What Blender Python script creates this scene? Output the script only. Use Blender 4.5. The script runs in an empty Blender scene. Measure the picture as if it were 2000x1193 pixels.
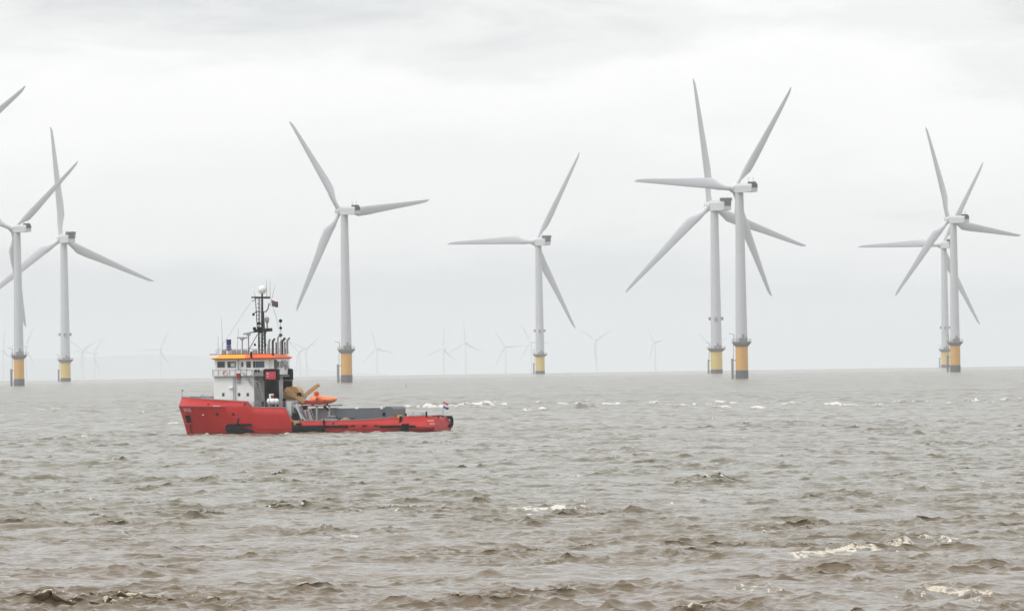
import bpy, math, random
import numpy as np
from mathutils import Matrix, Vector, Euler

random.seed(7)
rad = math.radians
scene = bpy.context.scene
COL = scene.collection

# ------------------------------------------------------------------ camera
R2 = 12.745e6            # twice the earth's radius: the open sea falls away as r*r/R2
CAM_H = 11.4
FPX = 22400.0            # focal length in photo pixels (photo is 2000 px wide)
PITCH, ROLL = 0.00404, rad(0.83)
fwd = Vector((0, math.cos(PITCH), math.sin(PITCH)))
up0 = Vector((0, -math.sin(PITCH), math.cos(PITCH)))
xr = Vector((1, 0, 0))
c_right = math.cos(ROLL) * xr - math.sin(ROLL) * up0
c_up = math.sin(ROLL) * xr + math.cos(ROLL) * up0
cam_d = bpy.data.cameras.new('camera')
cam = bpy.data.objects.new('camera', cam_d)
COL.objects.link(cam)
M = Matrix((c_right, c_up, -fwd)).transposed().to_4x4()
M.translation = (0, 0, CAM_H)
cam.matrix_world = M
cam_d.sensor_width = 36.0
cam_d.lens = 36.0 * FPX / 2000.0
cam_d.clip_start = 1.0
cam_d.clip_end = 130000.0
scene.camera = cam


def ray(px, py):
    return (c_right * ((px - 1000) / FPX) + c_up * ((596.5 - py) / FPX) + fwd)


def at(px, py, d):
    r = ray(px, py)
    r = r / r.y
    return Vector((r.x * d, d, CAM_H + r.z * d))


def sea_at(px, py):
    r = ray(px, py)
    r = r / r.y
    disc = r.z * r.z - 4 * CAM_H / R2
    t = (-r.z - math.sqrt(max(disc, 0.0))) * R2 / 2
    return r.x * t, t


# ------------------------------------------------------------------ light
SUN_EL, SUN_AZ = rad(48), rad(-40)     # azimuth from +y (view direction), negative = left
SUN_DIR = Vector((math.sin(rad(-115)) * math.cos(SUN_EL), math.cos(rad(-115)) * math.cos(SUN_EL), math.sin(SUN_EL)))
world = bpy.data.worlds.new('World')
scene.world = world
world.use_nodes = True
wn, wl = world.node_tree.nodes, world.node_tree.links
for n in list(wn):
    wn.remove(n)


def N(tree, typ, **kw):
    n = tree.nodes.new(typ)
    for k, v in kw.items():
        if k.startswith('i_'):
            key = k[2:]
            key = int(key) if key.isdigit() else key.replace('_', ' ')
            n.inputs[key].default_value = v
        else:
            setattr(n, k, v)
    return n


WT = world.node_tree
out = N(WT, 'ShaderNodeOutputWorld')
bg = N(WT, 'ShaderNodeBackground')
bg.inputs['Strength'].default_value = 0.1
sky = N(WT, 'ShaderNodeTexSky')
sky.sky_type = 'NISHITA'
sky.sun_disc = False
sky.sun_elevation = SUN_EL
sky.sun_rotation = rad(-115)
sky.air_density = 1.0
sky.dust_density = 3.0
tc = N(WT, 'ShaderNodeTexCoord')
sep = N(WT, 'ShaderNodeSeparateXYZ')
wl.new(tc.outputs['Generated'], sep.inputs[0])
# wispy layered cloud: noise stretched along the horizon, bending the layers
mp = N(WT, 'ShaderNodeMapping')
mp.inputs['Scale'].default_value = (1.0, 1.0, 4.2)
wl.new(tc.outputs['Generated'], mp.inputs['Vector'])
n1 = N(WT, 'ShaderNodeTexNoise', i_Scale=17.0, i_Detail=7.0, i_Roughness=0.52, i_Distortion=0.25)
wl.new(mp.outputs[0], n1.inputs['Vector'])
n2 = N(WT, 'ShaderNodeTexNoise', i_Scale=60.0, i_Detail=6.0, i_Roughness=0.6, i_Distortion=0.4)
wl.new(mp.outputs[0], n2.inputs['Vector'])


def math_n(tree, op, a, b=None, clamp=False):
    m = tree.nodes.new('ShaderNodeMath')
    m.operation = op
    m.use_clamp = clamp
    for i, v in enumerate((a, b)):
        if v is None:
            continue
        if hasattr(v, 'is_output'):
            tree.links.new(v, m.inputs[i])
        else:
            m.inputs[i].default_value = v
    return m.outputs[0]


w1 = math_n(WT, 'MULTIPLY', math_n(WT, 'SUBTRACT', n1.outputs[0], 0.5), 0.030)
w2 = math_n(WT, 'MULTIPLY', math_n(WT, 'SUBTRACT', n2.outputs[0], 0.5), 0.011)
el = math_n(WT, 'ADD', math_n(WT, 'ADD', sep.outputs['Z'], w1), w2)
el = math_n(WT, 'MULTIPLY', el, 20.0)            # 0 at the horizon, 1 about 3 degrees up
ramp = N(WT, 'ShaderNodeValToRGB')
SKYK = 1.0
cr = ramp.color_ramp
cr.interpolation = 'EASE'
stops = [(0.0, (.79, .825, .84)), (.14, (.87, .895, .905)), (.28, (1.07, 1.085, 1.09)), (.46, (1.15, 1.16, 1.155)),
         (.55, (1.01, 1.025, 1.03)), (.66, (.79, .815, .83)), (.80, (.84, .86, .875)), (1.0, (.90, .92, .93))]
cr.elements[0].position, cr.elements[1].position = stops[0][0], stops[-1][0]
cr.elements[0].color = (*stops[0][1], 1)
cr.elements[1].color = (*stops[-1][1], 1)
for p_, c_ in stops[1:-1]:
    e_ = cr.elements.new(p_)
    e_.color = (*c_, 1)
wl.new(el, ramp.inputs[0])
# overcast dome: brighter towards the zenith; the world's lower half stands for open sea further out
dome = math_n(WT, 'ADD', math_n(WT, 'MULTIPLY', math_n(WT, 'MAXIMUM', sep.outputs['Z'], 0.0), 0.75), 1.0)
below = math_n(WT, 'MULTIPLY', math_n(WT, 'MINIMUM', sep.outputs['Z'], 0.0), 6.0)
dome = math_n(WT, 'MAXIMUM', math_n(WT, 'ADD', dome, below), 0.45)
dome = math_n(WT, 'MULTIPLY', dome, 9.6)
mul = N(WT, 'ShaderNodeVectorMath', operation='SCALE')
wl.new(ramp.outputs[0], mul.inputs[0])
wl.new(dome, mul.inputs['Scale'])
mix = N(WT, 'ShaderNodeMix', data_type='RGBA')
mix.inputs[0].default_value = 0.93
wl.new(sky.outputs[0], mix.inputs[6])
wl.new(mul.outputs[0], mix.inputs[7])
wl.new(mix.outputs[2], bg.inputs['Color'])
wl.new(bg.outputs[0], out.inputs['Surface'])

sun_d = bpy.data.lights.new('sun', 'SUN')
sun_d.energy = 1.3
sun_d.angle = rad(18)
sun_d.color = (1.0, 0.97, 0.92)
sun = bpy.data.objects.new('sun', sun_d)
sun.rotation_euler = SUN_DIR.to_track_quat('Z', 'Y').to_euler()
sun.location = (-200, 600, 400)
COL.objects.link(sun)

scene.view_settings.view_transform = 'Standard'
scene.view_settings.look = 'None'
scene.view_settings.exposure = 0.0
scene.view_settings.gamma = 1.0
try:
    scene.cycles.volume_bounces = 2
    scene.cycles.max_bounces = 8
    scene.cycles.use_denoising = True
except Exception:
    pass


# ------------------------------------------------------------------ materials
def mat(name, base, rough=0.5, var=0.12, scale=2.0, metallic=0.0, bump=0.0, bscale=20.0, streak=0.0, streak_col=(.12, .05, .03), spec=0.5):
    m = bpy.data.materials.new(name)
    m.use_nodes = True
    t = m.node_tree
    p = t.nodes['Principled BSDF']
    p.inputs['Roughness'].default_value = rough
    p.inputs['Metallic'].default_value = metallic
    p.inputs['Specular IOR Level'].default_value = spec
    co = N(t, 'ShaderNodeTexCoord')
    nz = N(t, 'ShaderNodeTexNoise', i_Scale=scale, i_Detail=6.0, i_Roughness=0.6)
    t.links.new(co.outputs['Object'], nz.inputs['Vector'])
    mx = N(t, 'ShaderNodeMix', data_type='RGBA')
    mx.inputs[6].default_value = (*[min(1, c * (1 - var)) for c in base], 1)
    mx.inputs[7].default_value = (*[min(1, c * (1 + var)) for c in base], 1)
    t.links.new(nz.outputs[0], mx.inputs[0])
    colour = mx.outputs[2]
    if streak > 0:
        mpn = N(t, 'ShaderNodeMapping')
        mpn.inputs['Scale'].default_value = (1.6, 1.6, 0.16)
        t.links.new(co.outputs['Object'], mpn.inputs['Vector'])
        ns = N(t, 'ShaderNodeTexNoise', i_Scale=1.7, i_Detail=7.0, i_Roughness=0.65)
        t.links.new(mpn.outputs[0], ns.inputs['Vector'])
        rp = N(t, 'ShaderNodeMapRange')
        rp.inputs[1].default_value = 0.52
        rp.inputs[2].default_value = 0.78
        rp.inputs[4].default_value = streak
        t.links.new(ns.outputs[0], rp.inputs[0])
        m2 = N(t, 'ShaderNodeMix', data_type='RGBA')
        t.links.new(rp.outputs[0], m2.inputs[0])
        t.links.new(colour, m2.inputs[6])
        m2.inputs[7].default_value = (*streak_col, 1)
        colour = m2.outputs[2]
    t.links.new(colour, p.inputs['Base Color'])
    if bump > 0:
        nb = N(t, 'ShaderNodeTexNoise', i_Scale=bscale, i_Detail=4.0)
        t.links.new(co.outputs['Object'], nb.inputs['Vector'])
        b = N(t, 'ShaderNodeBump', i_Strength=bump, i_Distance=0.05)
        t.links.new(nb.outputs[0], b.inputs['Height'])
        t.links.new(b.outputs[0], p.inputs['Normal'])
    return m


MAT = dict(
    red=mat('red_hull_paint', (.45, .014, .011), .5, .16, .5, streak=.6, streak_col=(.24, .020, .012), bump=.25, bscale=1.5, spec=.3),
    dred=mat('dark_red_paint', (.28, .012, .022), .5, .15, 1.0),
    redpanel=mat('crimson_panel', (.50, .03, .07), .45, .08),
    pink=mat('pale_lettering', (.80, .52, .52), .6, .1),
    white=mat('white_ship_paint', (.82, .825, .825), .45, .06, .8, streak=.25, streak_col=(.50, .47, .42)),
    white2=mat('grey_white_paint', (.52, .53, .53), .5, .08, .8, streak=.3, streak_col=(.34, .32, .30)),
    grey=mat('grey_steel', (.30, .31, .32), .5, .12, 1.5),
    dgrey=mat('dark_grey_paint', (.115, .128, .145), .55, .14, .6, streak=.3, streak_col=(.16, .165, .17)),
    black=mat('black_paint', (.004, .004, .005), .6, .2, 1.0, spec=.06),
    rubber=mat('black_rubber', (.008, .008, .009), .8, .25, 2.0, bump=.3, bscale=6, spec=.06),
    glass=mat('dark_window_glass', (.035, .042, .046), .12, .25, .6),
    bglass=mat('blue_window_glass', (.03, .055, .09), .1, .25, .6),
    amber=mat('amber_paint', (.88, .36, .008), .45, .08, 1.2),
    orange=mat('orange_paint', (.86, .12, .006), .45, .10, 1.0),
    boat=mat('orange_boat_plastic', (.85, .22, .06), .4, .08, 1.0),
    tan=mat('tan_crane_paint', (.48, .28, .10), .5, .16, 1.2, streak=.4, streak_col=(.26, .14, .06)),
    blue=mat('navy_blue_paint', (.02, .025, .16), .45, .1),
    mast=mat('dark_mast_steel', (.018, .019, .021), .5, .2),
    flagr=mat('red_flag_cloth', (.55, .03, .04), .8, .08), flagw=mat('white_flag_cloth', (.75, .75, .75), .8, .05),
    flagb=mat('blue_flag_cloth', (.03, .07, .25), .8, .08), flagp=mat('brown_flag_cloth', (.10, .06, .065), .8, .15),
    mauve=mat('mauve_canvas', (.42, .34, .36), .7, .1), yellow=mat('yellow_paint', (.75, .45, .04), .5, .1),
    tower=mat('tower_grey_paint', (.57, .585, .61), .5, .05, .15, streak=.22, streak_col=(.45, .46, .475)),
    blade=mat('blade_grey_gelcoat', (.66, .68, .71), .4, .05, .1),
    nacelle=mat('nacelle_grey_gelcoat', (.60, .61, .63), .5, .05, .2),
    vent=mat('dark_cooler_grille', (.06, .065, .075), .6, .3, 2.0),
    steel=mat('galvanised_steel', (.30, .305, .315), .55, .15, 1.0),
    tporange=mat('orange_yellow_marine_paint', (.68, .38, .11), .55, .10, .3, streak=.35, streak_col=(.55, .26, .08)),
    tpyellow=mat('yellow_marine_paint', (.70, .52, .16), .55, .10, .3, streak=.35, streak_col=(.60, .42, .12)),
    algae=mat('wet_weed_on_steel', (.13, .13, .145), .7, .3, .8, bump=.5, bscale=3),
    fartower=mat('haze_paled_paint', (.74, .75, .76), .5, .05, .15),  # paler than the near towers: distance haze put into the colour
    hill=mat('hill_ground', (.10, .12, .09), .9, .3, .002),
)


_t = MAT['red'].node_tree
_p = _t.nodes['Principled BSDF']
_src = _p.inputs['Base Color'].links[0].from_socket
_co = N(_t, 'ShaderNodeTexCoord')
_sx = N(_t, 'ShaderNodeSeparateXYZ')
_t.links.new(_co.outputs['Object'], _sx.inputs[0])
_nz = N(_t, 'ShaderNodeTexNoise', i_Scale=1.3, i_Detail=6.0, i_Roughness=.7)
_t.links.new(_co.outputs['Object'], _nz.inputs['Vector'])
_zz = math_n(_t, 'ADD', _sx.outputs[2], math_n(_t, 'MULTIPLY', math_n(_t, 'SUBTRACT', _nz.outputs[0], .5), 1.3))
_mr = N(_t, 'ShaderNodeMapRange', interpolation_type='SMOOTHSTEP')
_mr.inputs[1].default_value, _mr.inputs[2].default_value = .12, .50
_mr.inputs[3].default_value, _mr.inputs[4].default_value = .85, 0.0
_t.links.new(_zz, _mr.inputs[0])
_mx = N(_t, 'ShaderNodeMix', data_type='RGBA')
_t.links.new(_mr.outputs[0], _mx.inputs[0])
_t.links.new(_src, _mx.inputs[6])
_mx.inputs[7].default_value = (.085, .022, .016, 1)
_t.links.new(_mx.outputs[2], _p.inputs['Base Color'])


# ------------------------------------------------------------------ mesh helper
class MB:
    def __init__(s):
        s.v, s.f = [], []

    def add(s, vs, fs):
        o = len(s.v)
        s.v += [tuple(v) for v in vs]
        s.f += [tuple(i + o for i in f) for f in fs]
        return s

    def box(s, c, d, rot=None, taper=None):
        hx, hy, hz = d[0] / 2, d[1] / 2, d[2] / 2
        vs = []
        for z in (-hz, hz):
            k = taper if (taper and z > 0) else 1
            for x, y in ((-hx, -hy), (hx, -hy), (hx, hy), (-hx, hy)):
                vs.append(Vector((x * k, y * k, z)))
        if rot is not None:
            e = Euler(rot).to_matrix()
            vs = [e @ v for v in vs]
        c = Vector(c)
        return s.add([v + c for v in vs], [(3, 2, 1, 0), (4, 5, 6, 7), (0, 1, 5, 4), (1, 2, 6, 5), (2, 3, 7, 6), (3, 0, 4, 7)])

    def bar(s, p0, p1, w, h=None):
        p0, p1 = Vector(p0), Vector(p1)
        h = h or w
        d = p1 - p0
        q = d.to_track_quat('Z', 'Y').to_matrix()
        vs = []
        for p in (p0, p1):
            for x, y in ((-w, -h), (w, -h), (w, h), (-w, h)):
                vs.append(p + q @ Vector((x / 2, y / 2, 0)))
        return s.add(vs, [(3, 2, 1, 0), (4, 5, 6, 7), (0, 1, 5, 4), (1, 2, 6, 5), (2, 3, 7, 6), (3, 0, 4, 7)])

    def cyl(s, p0, p1, r0, r1=None, n=12):
        p0, p1 = Vector(p0), Vector(p1)
        r1 = r0 if r1 is None else r1
        q = (p1 - p0).to_track_quat('Z', 'Y').to_matrix()
        vs = []
        for p, r in ((p0, r0), (p1, r1)):
            for i in range(n):
                a = 2 * math.pi * i / n
                vs.append(p + q @ Vector((r * math.cos(a), r * math.sin(a), 0)))
        fs = [(i, (i + 1) % n, n + (i + 1) % n, n + i) for i in range(n)]
        fs += [tuple(reversed(range(n))), tuple(range(n, 2 * n))]
        return s.add(vs, fs)

    def tube(s, pts, r, n=8):
        for a, b in zip(pts, pts[1:]):
            s.cyl(a, b, r, r, n)
        for p in pts[1:-1]:
            s.sph(p, r, n=n)
        return s

    def sph(s, c, r, sc=(1, 1, 1), n=12):
        c = Vector(c)
        m = max(4, n // 2)
        vs, fs = [], []
        for j in range(1, m):
            t = math.pi * j / m
            for i in range(n):
                a = 2 * math.pi * i / n
                vs.append(c + Vector((r * sc[0] * math.sin(t) * math.cos(a), r * sc[1] * math.sin(t) * math.sin(a), r * sc[2] * math.cos(t))))
        top, bot = len(vs), len(vs) + 1
        vs += [c + Vector((0, 0, r * sc[2])), c - Vector((0, 0, r * sc[2]))]
        for j in range(m - 2):
            for i in range(n):
                fs.append((j * n + i, (j + 1) * n + i, (j + 1) * n + (i + 1) % n, j * n + (i + 1) % n))
        for i in range(n):
            fs.append((top, i, (i + 1) % n))
            fs.append((bot, (m - 2) * n + (i + 1) % n, (m - 2) * n + i))
        return s.add(vs, fs)

    def torus(s, c, R, r, rot=None, n=20, k=8):
        vs, fs = [], []
        e = Euler(rot).to_matrix() if rot is not None else Matrix.Identity(3)
        for i in range(n):
            a = 2 * math.pi * i / n
            for j in range(k):
                b = 2 * math.pi * j / k
                vs.append(Vector(c) + e @ Vector(((R + r * math.cos(b)) * math.cos(a), (R + r * math.cos(b)) * math.sin(a), r * math.sin(b))))
        for i in range(n):
            for j in range(k):
                fs.append((i * k + j, ((i + 1) % n) * k + j, ((i + 1) % n) * k + (j + 1) % k, i * k + (j + 1) % k))
        return s.add(vs, fs)

    def lathe(s, c, prof, n=24):
        c = Vector(c)
        vs, fs = [], []
        for r, z in prof:
            for i in range(n):
                a = 2 * math.pi * i / n
                vs.append(c + Vector((r * math.cos(a), r * math.sin(a), z)))
        for j in range(len(prof) - 1):
            for i in range(n):
                fs.append((j * n + i, j * n + (i + 1) % n, (j + 1) * n + (i + 1) % n, (j + 1) * n + i))
        fs.append(tuple(reversed(range(n))))
        fs.append(tuple(range((len(prof) - 1) * n, len(prof) * n)))
        return s.add(vs, fs)

    def prism_y(s, poly, y0, y1):
        """poly in (x,z), extruded from y0 to y1"""
        n = len(poly)
        vs = [(x, y0, z) for x, z in poly] + [(x, y1, z) for x, z in poly]
        fs = [(i, (i + 1) % n, n + (i + 1) % n, n + i) for i in range(n)]
        fs += [tuple(reversed(range(n))), tuple(range(n, 2 * n))]
        return s.add(vs, fs)

    def prism_z(s, poly, z0, z1, grow=1.0):
        n = len(poly)
        vs = [(x, y, z0) for x, y in poly] + [(x * grow if False else x, y, z1) for x, y in poly]
        fs = [(i, (i + 1) % n, n + (i + 1) % n, n + i) for i in range(n)]
        fs += [tuple(reversed(range(n))), tuple(range(n, 2 * n))]
        return s.add(vs, fs)

    def mesh(s, name, m, smooth=False, bevel=0):
        me = bpy.data.meshes.new(name)
        me.from_pydata(s.v, [], s.f)
        me.validate()
        import bmesh
        bm = bmesh.new()
        bm.from_mesh(me)
        bmesh.ops.recalc_face_normals(bm, faces=bm.faces)
        bm.to_mesh(me)
        bm.free()
        me.materials.append(MAT[m] if isinstance(m, str) else m)
        if smooth:
            me.polygons.foreach_set('use_smooth', [True] * len(me.polygons))
            try:
                me.set_sharp_from_angle(angle=rad(38))
            except Exception:
                pass
        return me

    def build(s, name, m, parent=None, smooth=False, bevel=0):
        o = bpy.data.objects.new(name, s.mesh(name, m, smooth))
        COL.objects.link(o)
        if parent is not None:
            o.parent = parent
        if bevel:
            b = o.modifiers.new('bevel', 'BEVEL')
            b.width = bevel
            b.segments = 2
            b.limit_method = 'ANGLE'
        return o


def tag(o, label, cat, group=None):
    o['label'] = label
    o['category'] = cat
    if group:
        o['group'] = group
    return o


def empty(name, loc, rz=0.0):
    o = bpy.data.objects.new(name, None)
    o.empty_display_size = 1
    o.location = loc
    o.rotation_euler = (0, 0, rz)
    COL.objects.link(o)
    return o


# ------------------------------------------------------------------ sea
def lattice_noise(x, y, seed=0):
    xi, yi = np.floor(x).astype(np.int64), np.floor(y).astype(np.int64)
    xf, yf = x - xi, y - yi
    u, v = xf * xf * (3 - 2 * xf), yf * yf * (3 - 2 * yf)

    def h(a, b):
        n = (a * 374761393 + b * 668265263 + seed * 1442695041) & 0x7fffffff
        n = ((n ^ (n >> 13)) * 1274126177) & 0x7fffffff
        return ((n ^ (n >> 16)) & 0xffff) / 65535.0
    return (h(xi, yi) * (1 - u) + h(xi + 1, yi) * u) * (1 - v) + (h(xi, yi + 1) * (1 - u) + h(xi + 1, yi + 1) * u) * v


# (photo x, photo y, width in photo px, crest height m, foam amount, slant, crest depth m)
BREAKERS = [
    (1085, 996, 130, .26, .95, .02, 1.0), (1020, 998, 60, .24, 1.0, 0, .9), (1118, 992, 55, .30, 1.0, .02, .9),
    (770, 996, 60, .16, .75, .02, 1.0), (690, 1053, 60, .14, .7, 0, 1.0), (640, 1056, 60, .30, .1, 0, 1.2),
    (1850, 1162, 190, .16, .8, -.3, 1.3), (1795, 1158, 60, .14, .85, .3, .8), (1905, 1170, 90, .10, .7, .0, .8),
    (1830, 1061, 150, .34, .75, .6, 1.1), (1755, 1068, 80, .30, .8, 2.6, 1.0), (1470, 1092, 110, .42, .08, .0, 1.7),
    (1540, 1108, 120, .30, .0, .04, 1.2), (1480, 1152, 110, .16, .8, .0, .9), (140, 1170, 80, .20, .85, 0, 1.0),
    (15, 1131, 70, .18, .85, .02, 1.0), (1640, 980, 45, .40, .0, 0, 1.3), (1590, 988, 70, .30, 0, 0, 1.3), (1700, 998, 80, .30, 0, 0, 1.2),
    (1380, 983, 35, .24, .5, 0, .9), (1925, 938, 30, .16, .6, 0, 1.0), (215, 942, 90, .42, 0, .0, 1.8), (265, 940, 60, .45, 0, 0, 1.5),
    (1000, 1110, 30, .30, 0, 0, 1.0), (1095, 1112, 110, .25, 0, 0, 1.4), (370, 1085, 70, .28, 0, 0, 1.2), (330, 1062, 90, .22, .05, 0, 1.2),
    (250, 1037, 60, .24, 0, 0, 1.2), (120, 1070, 60, .18, .4, 0, 1.2), (265, 1140, 60, .22, 0, 0, 1.0), (520, 1030, 60, .15, .6, 0, 1.0),
    (140, 910, 22, .14, .9, 0, .8), (775, 920, 22, .16, .9, 0, .8), (1130, 933, 28, .18, .9, 0, .8), (1612, 856, 26, .28, .9, 0, 1.0),
    (1186, 876, 24, .26, .8, 0, 1.0), (1540, 825, 18, .3, .8, 0, 1.0), (1250, 878, 30, .2, .4, 0, 1.0), (1405, 890, 24, .3, .7, 0, 1.0),
    (850, 900, 60, .3, .25, 0, 1.3), (640, 883, 60, .35, 0, 0, 1.4), (1330, 888, 120, .35, .15, 0, 1.6), (1130, 955, 70, .3, .3, 0, 1.2),
    (780, 972, 70, .3, .3, 0, 1.2), (1985, 880, 40, .4, .1, 0, 1.4), (1570, 935, 60, .2, .5, 0, 1.0), (505, 1040, 40, .15, .5, 0, 1.0),
    # breakers along the far shoal
    (880, 796, 190, .55, 1.0, .012, 3.5), (930, 792, 80, .8, 1.0, .012, 3.2), (820, 797, 80, .5, 1.0, .01, 3.0), (1040, 803, 76, .7, .95, 0, 3.0),
    (1055, 789, 20, .8, .8, 0, 3.0), (1140, 797, 46, 1.3, .35, 0, 3.2), (1135, 799, 32, 1.5, 0, 0, 2.2), (1137, 789, 30, .5, 1.0, 0, 2.5), (1200, 790, 50, .6, 1.0, 0, 3.0),
    (1275, 789, 40, .6, .9, 0, 3.0), (1370, 792, 90, .6, .8, 0, 3.2), (1440, 790, 60, .6, .7, 0, 3.2), (1410, 797, 40, .8, .9, 0, 2.5),
    (1480, 798, 50, .6, .9, 0, 2.5), (1540, 785, 40, 1.0, .25, 0, 3.0), (1590, 786, 50, .7, .7, 0, 2.5), (1650, 792, 70, .4, .8, 0, 2.8),
    (1760, 788, 80, .9, .7, 0, 3.0), (1900, 786, 70, .7, .6, 0, 3.0), (1890, 771, 24, .5, .6, 0, 3.0), (1970, 784, 60, .7, .7, 0, 3.0),
    (1435, 769, 18, .7, .8, 0, 2.6), (1530, 803, 20, .8, .9, 0, 2.6), (85, 801, 60, .5, 1.0, 0, 2.6), (105, 799, 30, .5, .9, 0, 2.6),
    (280, 795, 40, .6, .6, 0, 2.6), (310, 794, 24, .6, .9, 0, 2.6), (170, 855, 24, .15, .7, 0, 1.5), (340, 830, 24, .4, .9, 0, 1.6),
    (290, 772, 14, .7, .6, 0, 2.6), (1283, 762, 12, .9, .5, 0, 2.6), (205, 830, 14, .4, .7, 0, 1.6), (237, 825, 16, .4, .6, 0, 1.6),
    (960, 817, 26, .5, .5, 0, 2), (1255, 820, 20, .5, .6, 0, 2), (1370, 822, 24, .6, .5, 0, 2), (1390, 820, 14, .5, .8, 0, 2),
    (955, 880, 30, .2, .5, 0, 1.2), (1400, 858, 30, .3, .4, 0, 1.4), (1700, 905, 40, .2, .3, 0, 1.4),
]
# flat trails of old foam: x, y, width px, depth m, slant, amount
TRAILS = [(1640, 1080, 120, 2.2, 3.2, 1.0), (1580, 1085, 90, 2.0, 3.0, 1.0), (1700, 1076, 70, 1.8, 3.2, .9), (1480, 1156, 90, 3.0, 0, .5), (1090, 1000, 120, 5, 0, .3), (470, 1160, 120, 6, 0, .25), (1150, 1095, 160, 6, .03, .22),
          (980, 1040, 60, 4, 0, .5), (900, 800, 200, 25, 0, .35), (1500, 795, 900, 40, 0, .22), (480, 852, 200, 7, 0, .5), (760, 850, 200, 6, 0, .35),
          (330, 848, 60, 8, 0, .4), (560, 862, 120, 8, 0, .3)]


_rb = random.Random(5)
for _b in [b for b in BREAKERS if b[1] > 900 and b[4] > .45 and b[2] > 40]:
    for _k in range(int(_b[2] / 7)):
        BREAKERS.append((_b[0] + (_rb.random() - .5) * _b[2] * .95, _b[1] + (_rb.random() - .4) * 16, 5 + 15 * _rb.random(), .06 + .13 * _rb.random(), _b[4] * (.7 + .4 * _rb.random()), (_rb.random() - .5), .35 + .5 * _rb.random()))
for _k in range(150):      # little breaking wavelets scattered over the whole roadstead
    _y = 745 + 300 * _rb.random() ** 1.25
    BREAKERS.append((_rb.uniform(-20, 2020), _y, _rb.uniform(5, 18), .12 + .2 * _rb.random(), _rb.uniform(.3, .75), (_rb.random() - .5), .6 + (_y < 800) * .9))
for _k in range(90):       # steeper dark wavelets
    _y = 830 + 360 * _rb.random()
    BREAKERS.append((_rb.uniform(-20, 2020), _y, _rb.uniform(20, 70), .16 + .16 * _rb.random(), 0, (_rb.random() - .5), .6 + .5 * _rb.random()))
for _k in range(95):       # the ragged line of surf over the far shoal
    _x = 780 + 1230 * _rb.random() if _k > 14 else 360 * _rb.random()
    BREAKERS.append((_x, 790 + (1000 - _x) * .006 + (_rb.random() - .4) * 13 + (8 if _x < 400 else 0), _rb.uniform(9, 42), _rb.uniform(.2, .55), _rb.uniform(.5, 1.0), 0, _rb.uniform(1.2, 2.6)))
for _k in range(26):       # wash along the port side and stern of the ship
    _t = _rb.random()
    BREAKERS.append((362 + 520 * _t, 851.5 - 7 * _t + _rb.random() * 3, _rb.uniform(8, 26), .14 + .14 * _rb.random(), _rb.uniform(.35, .95), 0, .7))


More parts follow.
